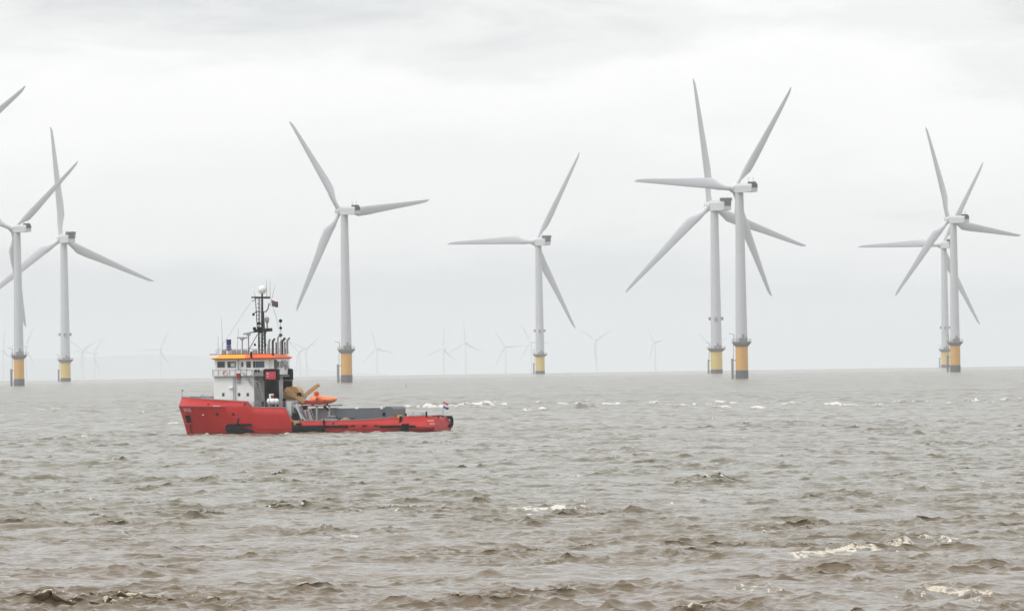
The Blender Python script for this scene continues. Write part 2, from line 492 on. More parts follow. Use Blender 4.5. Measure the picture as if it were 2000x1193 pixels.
def build_sea():
    # rows by distance, columns by bearing: fine where the waves can be told apart, coarse elsewhere
    rs = [15.0]
    while rs[-1] < 440:
        rs.append(rs[-1] * 1.045)
    rs[-1] = 440.0
    while rs[-1] < 900:
        rs.append(rs[-1] * 1.00023)
    while rs[-1] < 1800:
        rs.append(rs[-1] * 1.00032)
    while rs[-1] < 3200:
        rs.append(rs[-1] * 1.00055)
    while rs[-1] < 7000:
        rs.append(rs[-1] * 1.0009)
    while rs[-1] < 17000:
        rs.append(rs[-1] * 1.0022)
    r = np.array(rs)
    dr = np.gradient(r)
    half = rad(3.8)
    nd = 830
    th = list(np.linspace(-half, half, nd))
    step = th[1] - th[0]
    side = []
    a, s_ = half, step
    while a < math.pi:
        s_ = min(s_ * 1.22, rad(7))
        a += s_
        side.append(a)
    side = [x * (math.pi / side[-1]) if x > rad(90) else x for x in side]
    side[-1] = math.pi
    th = np.array([-x for x in reversed(side)] + th + side)
    dth = np.gradient(th)
    nr, nc = len(r), len(th)
    X = (r[:, None] * np.sin(th)[None, :]).astype(np.float32)
    Y = (r[:, None] * np.cos(th)[None, :]).astype(np.float32)
    Z = np.zeros_like(X)
    DX, DY, CR = np.zeros_like(X), np.zeros_like(X), np.zeros_like(X)
    # gusts: slow patches of rougher and calmer water
    gust = np.full_like(X, .9)
    gs_ = (r > 420) & (r < 3400)
    Xg, Yg = X[gs_], Y[gs_]
    gust[gs_] = .86 * np.exp(.8 * (lattice_noise(Xg / 17 + 91, Yg / 60 + 17, 3) - .5) + 1.5 * (lattice_noise(Xg / 4.5 + 9, Yg / 15 + 7, 5) - .5) + 1.2 * (lattice_noise(Xg / 1.9 + 9, Yg / 5.5 + 7, 6) - .5))
    rng = np.random.RandomState(11)
    NW = 170
    lams = np.exp(np.linspace(math.log(0.40), math.log(15), NW)) * rng.uniform(.96, 1.04, NW)
    for i in range(NW):
        lam = lams[i]
        spread = 0.85 if lam < 3 else 0.65
        ang = rad(-68) + rng.normal() * spread          # travelling towards the viewer and to the right
        k = 2 * math.pi / lam
        kx, ky = k * math.cos(ang), k * math.sin(ang)
        steep = 0.0300 if lam > 1.6 else (.036 if lam > .6 else .028)
        if lam > 3.5:
            steep *= 0.64
        if lam > 8:
            steep *= 0.75
        amp = steep / k
        ph0 = rng.uniform(0, 2 * math.pi)
        # leave out waves the grid cannot carry
        wr = np.clip((lam / (np.maximum(dr, 1e-6)) - 1.9) / 1.3, 0, 1)
        if lam > 6:
            wr = np.maximum(wr, np.clip((9000 - r) / 6000, 0, .6) * (dr < lam * .9))
        rows = np.nonzero(wr > 0)[0]
        if len(rows) == 0:
            continue
        wc = np.clip((lam / (r[rows, None] * dth[None, :]) - 1.9) / 1.3, 0, 1)
        w = wr[rows, None] * wc
        if lam < 4:
            w = w * gust[rows]
        p = np.float32(kx) * X[rows] + np.float32(ky) * Y[rows] + np.float32(ph0)
        w = w.astype(np.float32)
        c, s = np.cos(p), np.sin(p)
        A = amp * w
        Z[rows] += A * c
        q = 1.25
        DX[rows] -= q * A * s * math.cos(ang)
        DY[rows] -= q * A * s * math.sin(ang)
        CR[rows] += A * k * c
    thr = np.quantile(CR[(r > 450) & (r < 1500)][:, 130:-130], .9990)
    foam = np.clip((CR - thr) / .10, 0, 1) * 0.85
    near = np.clip((r[:, None] - 400) / 100, 0, 1)
    foam *= near
    # breaking crests
    for (px, py, wpx, h, fo, slant, dep) in BREAKERS:
        x0, y0 = sea_at(px, py)
        L = wpx * y0 / FPX / 2
        i0, i1 = np.searchsorted(r, [y0 - 6 * dep - 6 - 2 * L * abs(slant), y0 + 8 * dep + 6 + 2 * L * abs(slant)])
        j0, j1 = np.searchsorted(th, [(x0 - 2.2 * L) / y0, (x0 + 2.2 * L) / y0])
        if j1 - j0 < 2 or i1 - i0 < 2:
            continue
        sl = (slice(i0, i1), slice(j0, j1))
        xs, ys = X[sl] - x0, Y[sl] - y0
        fx = math.hypot(*(x0, y0))
        wob = (lattice_noise(X[sl] / (L * .35 + .4), Y[sl] * 0 + px, 21) - .5) * dep * 1.6
        n = (ys - wob - slant * xs) / math.hypot(1, slant)
        env = np.exp(-(np.abs(xs) / L) ** 3) * (.30 + .70 * lattice_noise(X[sl] / (L * .3 + .25) + 5, Y[sl] * 0 + py, 4) + .35 * lattice_noise(X[sl] / (.30 + y0 / 3500), Y[sl] / 2.5 + py, 14))
        prof = np.where(n > 0, np.exp(-(n / (dep * 2.2)) ** 2), np.exp(-(n / (dep * .75)) ** 2))
        sp = y0 / 1000.0
        lump = lattice_noise(X[sl] / (.16 + .10 * sp), Y[sl] / (.5 + .3 * sp), 8) * .6 + lattice_noise(X[sl] / (.4 + .2 * sp), Y[sl] / (.9 + .5 * sp), 9) * .4
        fm = np.clip(env * np.where(n > 0, np.exp(-(n / (dep * .9)) ** 2), np.exp(-(n / (dep * .9)) ** 2)) * 1.5, 0, 1)
        Z[sl] += h * env * prof + fo * fm * (lump - .45) * .26 * min(1.0, h * 2.0)
        foam[sl] = np.maximum(foam[sl], fo * np.clip(fm * (lump * 2.1 - .15), 0, 1) * .9)
    for (px, py, wpx, dep, slant, am) in TRAILS:
        x0, y0 = sea_at(px, py)
        L = wpx * y0 / FPX / 2
        i0, i1 = np.searchsorted(r, [y0 - 5 * dep - 2 * L * abs(slant), y0 + 5 * dep + 2 * L * abs(slant)])
        j0, j1 = np.searchsorted(th, [(x0 - 2 * L) / y0, (x0 + 2 * L) / y0])
        sl = (slice(i0, i1), slice(j0, j1))
        xs, ys = X[sl] - x0, Y[sl] - y0
        n = (ys - slant * xs) / math.hypot(1, slant)
        if dep < 2.5:
            Z[sl] += .06 * np.exp(-(np.abs(xs) / L) ** 4) * np.where(n > 0, np.exp(-(n / 2.5) ** 2), np.exp(-(n / 1.4) ** 2))
        env = np.exp(-(np.abs(xs) / L) ** 4 - (n / dep) ** 2)
        tex = lattice_noise(X[sl] / .5, Y[sl] / 1.6, 31) * .5 + lattice_noise(X[sl] / .17, Y[sl] / .7, 32) * .5
        foam[sl] = np.maximum(foam[sl], am * env * np.clip(tex * 2.4 - .45, 0, 1))
    Xn, Yn = X + DX, Y + DY
    Zn = Z - (X * X + Y * Y) / R2
    co = np.stack([Xn, Yn, Zn], -1).reshape(-1, 3).astype(np.float32)
    idx = np.arange(nr * nc, dtype=np.int32).reshape(nr, nc)
    quads = np.stack([idx[:-1, :-1], idx[:-1, 1:], idx[1:, 1:], idx[1:, :-1]], -1).reshape(-1, 4)
    # disc of water under the camera closes the middle
    me = bpy.data.meshes.new('sea')
    nv, nf = len(co), len(quads)
    me.vertices.add(nv + 1)
    full = np.vstack([co, np.array([[0, 0, -.1]], np.float32)])
    me.vertices.foreach_set('co', full.ravel())
    tri = np.stack([np.full(nc - 1, nv, np.int32), idx[0, 1:], idx[0, :-1]], -1)
    me.loops.add(nf * 4 + len(tri) * 3)
    me.loops.foreach_set('vertex_index', np.concatenate([quads.ravel(), tri.ravel()]).astype(np.int32))
    me.polygons.add(nf + len(tri))
    starts = np.concatenate([np.arange(nf) * 4, nf * 4 + np.arange(len(tri)) * 3]).astype(np.int32)
    me.polygons.foreach_set('loop_start', starts)
    me.update(calc_edges=True)
    me.polygons.foreach_set('use_smooth', np.ones(nf + len(tri), bool))
    at_ = me.attributes.new('foam', 'FLOAT', 'POINT')
    at_.data.foreach_set('value', np.append(foam.ravel(), 0).astype(np.float32))
    # material
    m = bpy.data.materials.new('silty_sea_water')
    m.use_nodes = True
    t = m.node_tree
    p = t.nodes['Principled BSDF']
    geo = N(t, 'ShaderNodeNewGeometry')
    nzc = N(t, 'ShaderNodeTexNoise', i_Scale=0.012, i_Detail=5.0)
    mp1 = N(t, 'ShaderNodeMapping')
    mp1.inputs['Scale'].default_value = (1, .35, 1)
    t.links.new(geo.outputs['Position'], mp1.inputs[0])
    t.links.new(mp1.outputs[0], nzc.inputs['Vector'])
    # silt: browner in the shallows near the shore, greener and greyer further out
    sp_ = N(t, 'ShaderNodeSeparateXYZ')
    t.links.new(geo.outputs['Position'], sp_.inputs[0])
    mr = N(t, 'ShaderNodeMapRange')
    mr.inputs[1].default_value, mr.inputs[2].default_value = 560, 1000
    t.links.new(math_n(t, 'ADD', sp_.outputs[1], math_n(t, 'MULTIPLY', math_n(t, 'SUBTRACT', nzc.outputs[0], .5), 700.0)), mr.inputs[0])
    mw = N(t, 'ShaderNodeMix', data_type='RGBA')
    mw.inputs[6].default_value = (.150, .112, .070, 1)
    mw.inputs[7].default_value = (.152, .131, .088, 1)
    t.links.new(mr.outputs[0], mw.inputs[0])
    at_n = N(t, 'ShaderNodeAttribute', attribute_name='foam')
    nf1 = N(t, 'ShaderNodeTexNoise', i_Scale=4.5, i_Detail=8.0, i_Roughness=.75)
    mp2 = N(t, 'ShaderNodeMapping')
    mp2.inputs['Scale'].default_value = (1, .45, 1)
    t.links.new(geo.outputs['Position'], mp2.inputs[0])
    t.links.new(mp2.outputs[0], nf1.inputs['Vector'])
    fsum = math_n(t, 'ADD', at_n.outputs['Fac'], math_n(t, 'MULTIPLY', math_n(t, 'SUBTRACT', nf1.outputs[0], .5), math_n(t, 'SUBTRACT', 2.3, math_n(t, 'MULTIPLY', mr.outputs[0], 1.15))))
    fr = N(t, 'ShaderNodeMapRange', interpolation_type='SMOOTHSTEP')
    fr.inputs[1].default_value, fr.inputs[2].default_value = .44, .72
    t.links.new(fsum, fr.inputs[0])
    gate = math_n(t, 'MULTIPLY', fr.outputs[0], math_n(t, 'MULTIPLY', at_n.outputs['Fac'], 5.0, True))
    mf = N(t, 'ShaderNodeMix', data_type='RGBA')
    t.links.new(mw.outputs[2], mf.inputs[6])
    thin = N(t, 'ShaderNodeTexNoise', i_Scale=7.0, i_Detail=5.0, i_Roughness=.7)
    t.links.new(geo.outputs['Position'], thin.inputs['Vector'])
    thr_ = N(t, 'ShaderNodeMapRange')
    thr_.inputs[1].default_value, thr_.inputs[2].default_value = .40, .62
    thr_.inputs[3].default_value, thr_.inputs[4].default_value = .55, 1.0
    t.links.new(thin.outputs[0], thr_.inputs[0])
    gate = math_n(t, 'MULTIPLY', gate, thr_.outputs[0])
    fcol = N(t, 'ShaderNodeMix', data_type='RGBA')
    fcol.inputs[6].default_value = (.74, .66, .53, 1)
    fcol.inputs[7].default_value = (.84, .82, .77, 1)
    t.links.new(mr.outputs[0], fcol.inputs[0])
    t.links.new(fcol.outputs[2], mf.inputs[7])
    t.links.new(gate, mf.inputs[0])
    t.links.new(mf.outputs[2], p.inputs['Base Color'])
    ro = N(t, 'ShaderNodeMix', data_type='FLOAT')
    t.links.new(gate, ro.inputs[0])
    ro.inputs[2].default_value, ro.inputs[3].default_value = .10, .9
    t.links.new(ro.outputs[0], p.inputs['Roughness'])
    p.inputs['IOR'].default_value = 1.33
    # ripples
    b1 = N(t, 'ShaderNodeTexNoise', i_Scale=2.4, i_Detail=4.0, i_Roughness=.5, i_Distortion=.5)
    mp3 = N(t, 'ShaderNodeMapping')
    mp3.inputs['Rotation'].default_value = (0, 0, rad(-18))
    mp3.inputs['Scale'].default_value = (.55, 1.15, 1)
    t.links.new(geo.outputs['Position'], mp3.inputs[0])
    t.links.new(mp3.outputs[0], b1.inputs['Vector'])
    bu = N(t, 'ShaderNodeBump', i_Strength=.9)
    mrb = N(t, 'ShaderNodeMapRange', interpolation_type='SMOOTHSTEP')
    mrb.inputs[1].default_value, mrb.inputs[2].default_value = 1200, 4200
    mrb.inputs[3].default_value, mrb.inputs[4].default_value = .06, .42
    t.links.new(sp_.outputs[1], mrb.inputs[0])
    t.links.new(mrb.outputs[0], bu.inputs['Distance'])
    t.links.new(b1.outputs[0], bu.inputs['Height'])
    t.links.new(bu.outputs[0], p.inputs['Normal'])
    me.materials.append(m)
    o = bpy.data.objects.new('sea', me)
    COL.objects.link(o)
    o['kind'] = 'structure'
    return o


build_sea()


# ------------------------------------------------------------------ far hills
def build_hills():
    mb = MB()
    D = 85000.0
    prof = [(-900, 733), (-400, 722), (-100, 706), (0, 704), (60, 701), (130, 700), (210, 695), (300, 692), (380, 694), (440, 700), (500, 709), (560, 716), (640, 724), (760, 731)]
    n = 90
    pxs = np.linspace(-900, 760, n)
    pys = np.interp(pxs, [p[0] for p in prof], [p[1] for p in prof])
    rows = []
    for k, (dd, f) in enumerate(((-2400, 0.0), (-1200, .45), (-500, .8), (0, 1.0), (800, .6), (2000, 0.0))):
        row = []
        for px, py in zip(pxs, pys):
            top = at(px, py, D)
            g = -(D * D) / R2 + 0
            wob = (random.random() - .5) * 10 * (0 < f < 1)
            base = g - 15
            row.append((top.x, D + dd, base + (max(top.z, base + 2) - base) * f + wob))
        rows.append(row)
    vs = [v for row in rows for v in row]
    fs = [(i * n + j, i * n + j + 1, (i + 1) * n + j + 1, (i + 1) * n + j) for i in range(len(rows) - 1) for j in range(n - 1)]
    mb.add(vs, fs)
    o = mb.build('hills', 'hill', smooth=True)
    o['kind'] = 'structure'


build_hills()


# ------------------------------------------------------------------ wind turbines
def blade_mesh(name, R, chord, root_r, m):
    """one blade along +z, trailing edge towards +x, pressure side towards -y"""
    mb = MB()
    st = [(0, 1, 0), (.03, 1, 0), (.07, .92, .15), (.13, .55, .6), (.19, .26, 1), (.3, .22, .95), (.45, .19, .78), (.6, .17, .63), (.75, .15, .50), (.88, .14, .38), (.96, .13, .28), (1.0, .12, .10)]
    rings = []
    K = 14
    r0 = 1.4
    for (t, th, cw) in st:
        z = r0 + t * (R - r0)
        if t < .05:
            c, thick = root_r * 2, root_r * 2
        else:
            c = root_r * 2 * (1 - min(1, t / .19)) + chord * cw if t < .19 else chord * cw
            thick = max(c * th, .12) if t > .1 else root_r * 2 * th
        tw = rad(13) * (1 - min(1, t / .8)) ** 1.5 + rad(4)
        bend = 0.8 * t * t * R / 53.5
        ring = []
        off = 0 if t < .05 else (c * .5 - root_r) * min(1, t / .19)
        for i in range(K):
            a = 2 * math.pi * i / K
            x = math.cos(a) * c / 2 + off
            y = math.sin(a) * thick / 2 * (1 - .45 * (math.cos(a) > 0) * min(1, t / .19) * math.cos(a))
            ring.append((x * math.cos(tw) - y * math.sin(tw), x * math.sin(tw) + y * math.cos(tw) + bend, z))
        rings.append(ring)
    vs = [v for r_ in rings for v in r_]
    fs = []
    for j in range(len(rings) - 1):
        for i in range(K):
            fs.append((j * K + i, j * K + (i + 1) % K, (j + 1) * K + (i + 1) % K, (j + 1) * K + i))
    fs += [tuple(range(K)), tuple(range((len(rings) - 1) * K, len(rings) * K))]
    mb.add(vs, fs)
    return mb.mesh(name, m, smooth=True)


def nacelle_mesh(L, W, H, front):
    mb = MB()
    # faceted body with chamfered roof edges, tapering at the nose
    sec = [(front, .72), (front - 1.2, .92), (front - 3, 1.0), (front - L * .7, 1.0), (front - L, .86)]
    ring = [(-.5, -.5), (.5, -.5), (.5, .25), (.36, .5), (-.36, .5), (-.5, .25)]
    vs, fs = [], []
    for y, k in sec:
        for x, z in ring:
            vs.append((x * W * k, y, z * H * k))
    n = len(ring)
    for j in range(len(sec) - 1):
        for i in range(n):
            fs.append((j * n + i, j * n + (i + 1) % n, (j + 1) * n + (i + 1) % n, (j + 1) * n + i))
    fs += [tuple(range(n)), tuple(range((len(sec) - 1) * n, len(sec) * n))]
    mb.add(vs, fs)
    return mb.mesh('nacelle', 'nacelle')


SPEC = {
    'S': dict(R=53.5, chord=4.9, root=1.2, over=4.2, nl=13.5, nw=4.0, nh=4.0, rb=2.62, rt=1.80, tp=2.75, plat=16.5, tpm='tporange', weed=3.8),
    'V': dict(R=82.0, chord=6.6, root=1.9, over=5.0, nl=16.0, nw=6.6, nh=6.6, rb=3.5, rt=2.5, tp=3.7, plat=16.0, tpm='tpyellow', weed=2.6),
}
BM, NM, HM, CM = {}, {}, {}, {}
for kx_, sp_ in SPEC.items():
    BM[kx_] = blade_mesh('blade', sp_['R'], sp_['chord'], sp_['root'], 'blade')
    NM[kx_] = nacelle_mesh(sp_['nl'], sp_['nw'], sp_['nh'], sp_['over'] - 2.0 - (1.2 if kx_ == 'V' else 0))
    r_ = sp_['root']
    hb = MB()
    hb.lathe((0, 0, 0), [(1.55 * r_, -1.6 * r_), (1.7 * r_, -.8 * r_), (1.7 * r_, .6 * r_), (1.35 * r_, 1.5 * r_), (.7 * r_, 2.1 * r_), (.05, 2.3 * r_)], 18)
    HM[kx_] = hb.mesh('hub', 'nacelle', smooth=True)
    cb = MB()
    w, l, h = sp_['nw'], sp_['nl'], sp_['nh']
    yb = sp_['over'] - 2.0 - (1.2 if kx_ == 'V' else 0) - l
    if kx_ == 'S':
        cb.box((0, yb - .12, .25 * h), (w * .70, .5, h * .42))
        cb.box((0, yb + 1.8, h * .5 + .25), (w * .7, 2.6, .8))
        cb.box((w * .5 + .02, yb + 2.2, h * .14), (.16, 2.6, h * .26))
    else:
        cb.box((0, yb + 1.6, h * .5 + .45), (w * .95, 4.6, 1.9))
        cb.box((0, yb - .1, h * .2), (w * .7, .5, h * .5))
        cb.box((w * .5 + .02, yb + 3.2, h * .22), (.16, 5.2, h * .34))
    CM[kx_] = cb.mesh('cooler', 'vent')


def link(name, me, parent):
    o = bpy.data.objects.new(name, me)
    COL.objects.link(o)
    o.parent = parent
    return o


def turbine(kind, hub_px, d, yaw, phase, label, group):
    sp = SPEC[kind]
    hub = at(hub_px[0], hub_px[1], d)
    psi = rad(yaw)
    base_x = hub.x + sp['over'] * math.sin(psi)
    base_y = d - sp['over'] * math.cos(psi)
    gz = -(base_x ** 2 + base_y ** 2) / R2
    H = hub.z - gz
    root = empty('wind_turbine', (base_x, base_y, gz), psi)
    tag(root, label, 'wind turbine', group)
    # foundation, transition piece, platform
    r, pl = sp['tp'], sp['plat']
    MB().lathe((0, 0, 0), [(r * 1.03, -6), (r * 1.03, sp['weed'])], 28).build('pile', 'algae', root, True)
    MB().lathe((0, 0, 0), [(r, sp['weed'] + .02), (r, pl - .6)], 28).build('transition_piece', sp['tpm'], root, True)
    pf = MB().lathe((0, 0, 0), [(r * .98, pl - 2.4), (r * 1.45, pl - .9), (r * 1.55, pl - .6), (r * 1.6, pl), (r * 1.05, pl + .02)], 24).build('platform', 'steel', root)
    rl = MB()
    rr = r * 1.55
    for z in (.55, 1.15):
        rl.torus((0, 0, pl + z), rr, .07, n=24, k=5)
    for i in range(16):
        a = 2 * math.pi * i / 16
        rl.cyl((rr * math.cos(a), rr * math.sin(a), pl), (rr * math.cos(a), rr * math.sin(a), pl + 1.15), .06, n=5)
    rl.build('railing', 'steel', pf)
    # davit crane and cabinets on the platform
    cr_ = MB()
    a = rad(200) - psi
    cx, cy = r * 1.3 * math.cos(a), r * 1.3 * math.sin(a)
    cr_.cyl((cx, cy, pl), (cx, cy, pl + 3.2), .16, n=8)
    cr_.cyl((cx, cy, pl + 3.1), (cx + 2.2 * math.cos(a), cy + 2.2 * math.sin(a), pl + 3.7), .12, n=8)
    cr_.build('davit', 'steel', root)
    for a, w_, h_ in ((rad(-60) - psi, 1.0, 2.0), (rad(-100) - psi, 1.2, 1.6)):
        MB().box((r * 1.28 * math.cos(a), r * 1.28 * math.sin(a), pl + h_ / 2), (w_, 1.0, h_)).build('cabinet', 'steel', root)
    # boat landing: two fender tubes and a ladder, on the left as the photo shows
    bl = MB()
    a0 = math.pi - psi - rad(8)
    ux, uy = math.cos(a0), math.sin(a0)
    vx, vy = -uy, ux
    for s in (-.9, .9):
        o_ = r + 1.6
        bl.cyl((ux * o_ + vx * s, uy * o_ + vy * s, -2), (ux * o_ + vx * s, uy * o_ + vy * s, pl * .55), .32, n=8)
        for z in (1.5, pl * .5):
            bl.cyl((ux * r * .9 + vx * s, uy * r * .9 + vy * s, z), (ux * o_ + vx * s, uy * o_ + vy * s, z), .22, n=6)
    for s in (-.35, .35):
        o_ = r + .9
        bl.cyl((ux * o_ + vx * s, uy * o_ + vy * s, -1), (ux * o_ + vx * s, uy * o_ + vy * s, pl), .08, n=6)
    for z in np.arange(0, pl, .8):
        o_ = r + .9
        bl.cyl((ux * o_ - vx * .35, uy * o_ - vy * .35, z), (ux * o_ + vx * .35, uy * o_ + vy * .35, z), .05, n=5)
    bl.build('boat_landing', 'steel', root)
    # tower
    top = H - sp['nh'] * .5
    prof = [(sp['rb'] * 1.06, pl - .5), (sp['rb'] * 1.06, pl + .5), (sp['rb'], pl + .55)]
    for k in range(1, 9):
        t = k / 8
        prof.append((sp['rb'] + (sp['rt'] - sp['rb']) * t, pl + .5 + (top - pl - .5) * t))
    tw = MB().lathe((0, 0, 0), prof, 32).build('tower', 'tower', root, True)
    if kind == 'V':
        z = pl + (top - pl) * .215
        for a in (0, math.pi, math.pi / 2, -math.pi / 2):
            a -= psi
            rr = sp['rb'] * .97
            sg = MB().box((rr * 1.16 * math.cos(a), rr * 1.16 * math.sin(a), z), (1.5, 1.5, 2.0), rot=(0, 0, a))
            sg.build('marker_light', 'steel', tw)
    dr_ = MB()
    a = rad(-75) - psi
    dr_.box((sp['rb'] * 1.03 * math.cos(a), sp['rb'] * 1.03 * math.sin(a), pl + 2.0), (.3, 1.1, 2.4), rot=(0, 0, a))
    dr_.build('door', 'steel', tw)
    # nacelle and rotor
    nc = link('nacelle', NM[kind], root)
    nc.location = (0, 0, H)
    nc.rotation_euler = (0, 0, 0)
    link('cooler', CM[kind], nc)
    ms = MB()
    yb = sp['over'] - 2.0 - (1.2 if kind == 'V' else 0) - sp['nl']
    for s in (-.3, .3):
        ms = MB().cyl((s * sp['nw'], yb + 2.5, sp['nh'] * .5), (s * sp['nw'], yb + 2.5, sp['nh'] * .5 + 2.6), .09, n=6)
        ms.build('wind_vane', 'steel', nc)
    tilt = rad(5.7)
    hb = link('hub', HM[kind], root)
    hb.matrix_local = Matrix.Translation((0, sp['over'], H)) @ Matrix.Rotation(tilt - math.pi / 2, 4, 'X')
    for k in range(3):
        al = rad(phase + 120 * k)
        b = link('blade', BM[kind], root)
        b.matrix_local = Matrix.Translation((0, sp['over'], H)) @ Matrix.Rotation(tilt, 4, 'X') @ Matrix.Rotation(math.pi / 2 - al, 4, 'Y')
    return root


G1 = 'wind turbines on orange yellow bases'
G2 = 'taller wind turbines on yellow bases'
turbine('S', (-150, 333), 4280, 33, 35, 'wind turbine mostly out of frame, one grey blade tip in the top left corner', G1)
turbine('S', (25, 447), 6082, 35, 41, 'grey wind turbine on orange base at the left edge, a blade raised to upper right', G1)
turbine('V', (119, 466), 8340, 26, 96, 'tall grey wind turbine on yellow base just right of the leftmost turbine', G2)
turbine('S', (663, 412), 5587, 35, 4.5, 'grey wind turbine standing alone right behind the red ship, one blade pointing right', G1)
turbine('V', (1045, 472), 9222, 32, 60, 'lone pale wind turbine on yellow base in the middle, one blade level to the left', G2)
turbine('V', (1386, 402), 7240, 35, 100.5, 'tall wind turbine on yellow base with a blade straight up, beside the nearest orange one', G2)
turbine('S', (1433, 368), 5060, 35, 55.5, 'nearest full wind turbine, on orange base, one blade level to the left', G1)
turbine('S', (1852, 429), 6210, 38, 109.5, 'wind turbine on orange base farthest right, in front of a fainter one', G1)
turbine('V', (1838, 478), 10000, 27, 60, 'faint wind turbine on yellow base partly hidden behind the rightmost orange one', G2)

# far wind farm beyond the horizon: bases sunk below the curve of the sea
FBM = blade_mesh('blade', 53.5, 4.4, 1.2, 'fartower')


def far_turbine(px, py, phase, yaw, label):
    lo, hi = 15000.0, 32000.0
    for _ in range(40):
        d = (lo + hi) / 2
        if at(px, py, d).z + d * d / R2 > 98:
            hi = d
        else:
            lo = d
    d = min(max(d, 21500), 28500)
    hub = at(px, py, d)
    gz = -d * d / R2
    root = empty('distant_wind_turbine', (hub.x, d, gz), rad(yaw))
    tag(root, label, 'wind turbine', 'faint wind turbines along the horizon')
    H = hub.z - gz
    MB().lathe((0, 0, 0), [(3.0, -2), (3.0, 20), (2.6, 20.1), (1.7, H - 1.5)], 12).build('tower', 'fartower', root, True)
    nc = link('nacelle', NM['S'], root)
    nc.location = (0, 0, H)
    for k in range(3):
        b = link('blade', FBM, root)
        b.matrix_local = Matrix.Translation((0, 4.6, H)) @ Matrix.Rotation(math.pi / 2 - rad(phase + 120 * k), 4, 'Y')


for a in [
    (6, 684, 80, 20, 'faint distant wind turbine at the very left edge of the horizon'),
    (50, 676, 60, 30, 'faint distant wind turbine hidden beside the leftmost orange based turbine'),
    (162, 683, 27, 30, 'faint distant turbine just right of the second turbine from the left'),
    (184, 690, 52, 35, 'small faint distant turbine in front of the pale hills, fourth along the horizon'),
    (313, 682, 62, 20, 'faint distant turbine standing over the pale hills left of the ship'),
    (585, 686, 140, 35, 'faint distant turbine close behind the ship exhausts, left of a taller pair mate'),
    (598, 681, 36, 25, 'faint distant turbine between the ship exhausts and the lone tower behind the ship'),
    (736, 680, 105, 30, 'faint distant turbine just right of the lone tower behind the ship'),
    (866, 681, 82, 30, 'faint distant turbine left of the clear upright bladed one, over the ship stern'),
    (909, 669, 92, 20, 'distant turbine with a blade straight up, clearest left of the middle turbine'),
    (987, 677, 122, 25, 'faint distant turbine between the upright bladed one and the middle turbine'),
    (1037, 668, 118, 25, 'faint distant turbine half hidden by the tower of the middle turbine'),
    (1164, 664, 28, 25, 'distant turbine with blades in a Y, right of the middle turbine'),
    (1279, 668, 5, 60, 'faint distant turbine seen edge on, left of the pair of big turbines'),
    (1390, 675, 140, 35, 'faint distant turbine hidden behind the tall yellow based tower of the pair'),
]:
    far_turbine(*a)


# ------------------------------------------------------------------ ship
TH = rad(15)
SH_D = 1685.0
org = at(865, 843.3, SH_D)
ship = empty('supply_ship', (org.x, SH_D, -(SH_D ** 2) / R2), math.pi - TH)
tag(ship, 'red hulled supply ship with white wheelhouse under an orange roof and black funnels', 'ship')
SM = ship.matrix_basis.copy()
SHIP_M = Matrix.Translation(ship.location) @ Matrix.Rotation(math.pi - TH, 4, 'Z')


def yw(px):
    return 850 - (px - 365) * .0135


def SP(px, py, y):
    return Vector(((865 - 3.43 * y - px) / 12.8, y, (yw(px) - py) / 13.25))


U = 40.0
LV = [  # stem length, transom x, half breadth table
    (37.2, .9, [(0, 1.5), (3, 2.5), (8, 3.2), (28, 3.0), (34, 1.6), (38, .5), (40, 0.02)]),
    (38.6, .5, [(0, 3.6), (3, 4.2), (8, 4.7), (26, 4.7), (30, 4.2), (34, 3.0), (37, 1.6), (39, .5), (40, 0.02)]),
    (39.15, .1, [(0, 4.4), (3, 4.7), (8, 5), (26, 5), (30, 4.65), (34, 3.6), (37, 2.1), (39, .75), (39.7, .28), (40, 0.03)]),
    (39.75, .0, None),
    (40.4, -.15, [(0, 4.9), (4, 5.05), (28, 5.05), (33, 4.9), (36, 4.35), (38, 3.35), (39.2, 2.0), (39.75, 1.0), (40, 0.05)]),
    (39.95, .45, [(0, 4.15), (5, 4.45), (10, 4.95), (28, 5.0), (33, 4.30), (36, 3.45), (38, 2.35), (39.2, 1.15), (39.75, .5), (40, 0.05)]),
]
ZT = [(0, 2.30), (1, 2.45), (5.3, 2.30), (10, 2.0), (15, 1.9), (21.4, 1.95), (22.4, 3.95), (27.5, 4.05), (28.2, 4.85), (34, 5.25), (40, 5.66)]
ZK = [(0, .80), (5, .95), (10, 1.05), (21.4, 1.1), (22.4, 2.6), (27.5, 3.0), (28.2, 3.75), (32, 4.15), (40, 4.30)]


def itp(tab, u):
    return float(np.interp(u, [a for a, b in tab], [b for a, b in tab]))


def level(k, u):
    """(x, y, z) of hull level k at station u"""
    zt, zk = itp(ZT, u), itp(ZK, u)
    z = (-2.2, -1.1, 0.0, zk * .5, zk, zt)[k]
    st, tx, tab = LV[k]
    if tab is None:
        y = .58 * itp(LV[2][2], u) + .42 * itp(LV[4][2], u)
    else:
        y = itp(tab, u)
    return (tx + (st - tx) * u / U, y, z)


def hull_y(x, z):
    pts = []
    for k in range(6):
        st, tx, _ = LV[k]
        u = min(max((x - tx) / (st - tx) * U, 0), U)
        p = level(k, u)
        pts.append((p[2], p[1]))
    return float(np.interp(z, [p[0] for p in pts], [p[1] for p in pts]))


def HP(px, py, out=0.0):
    """point on the port side of the hull seen at photo (px, py)"""
    y = 4.5
    for _ in range(12):
        p = SP(px, py, y)
        y = .5 * y + .5 * hull_y(p.x, p.z)
    p = SP(px, py, y)
    return Vector((p.x, p.y + out, p.z))


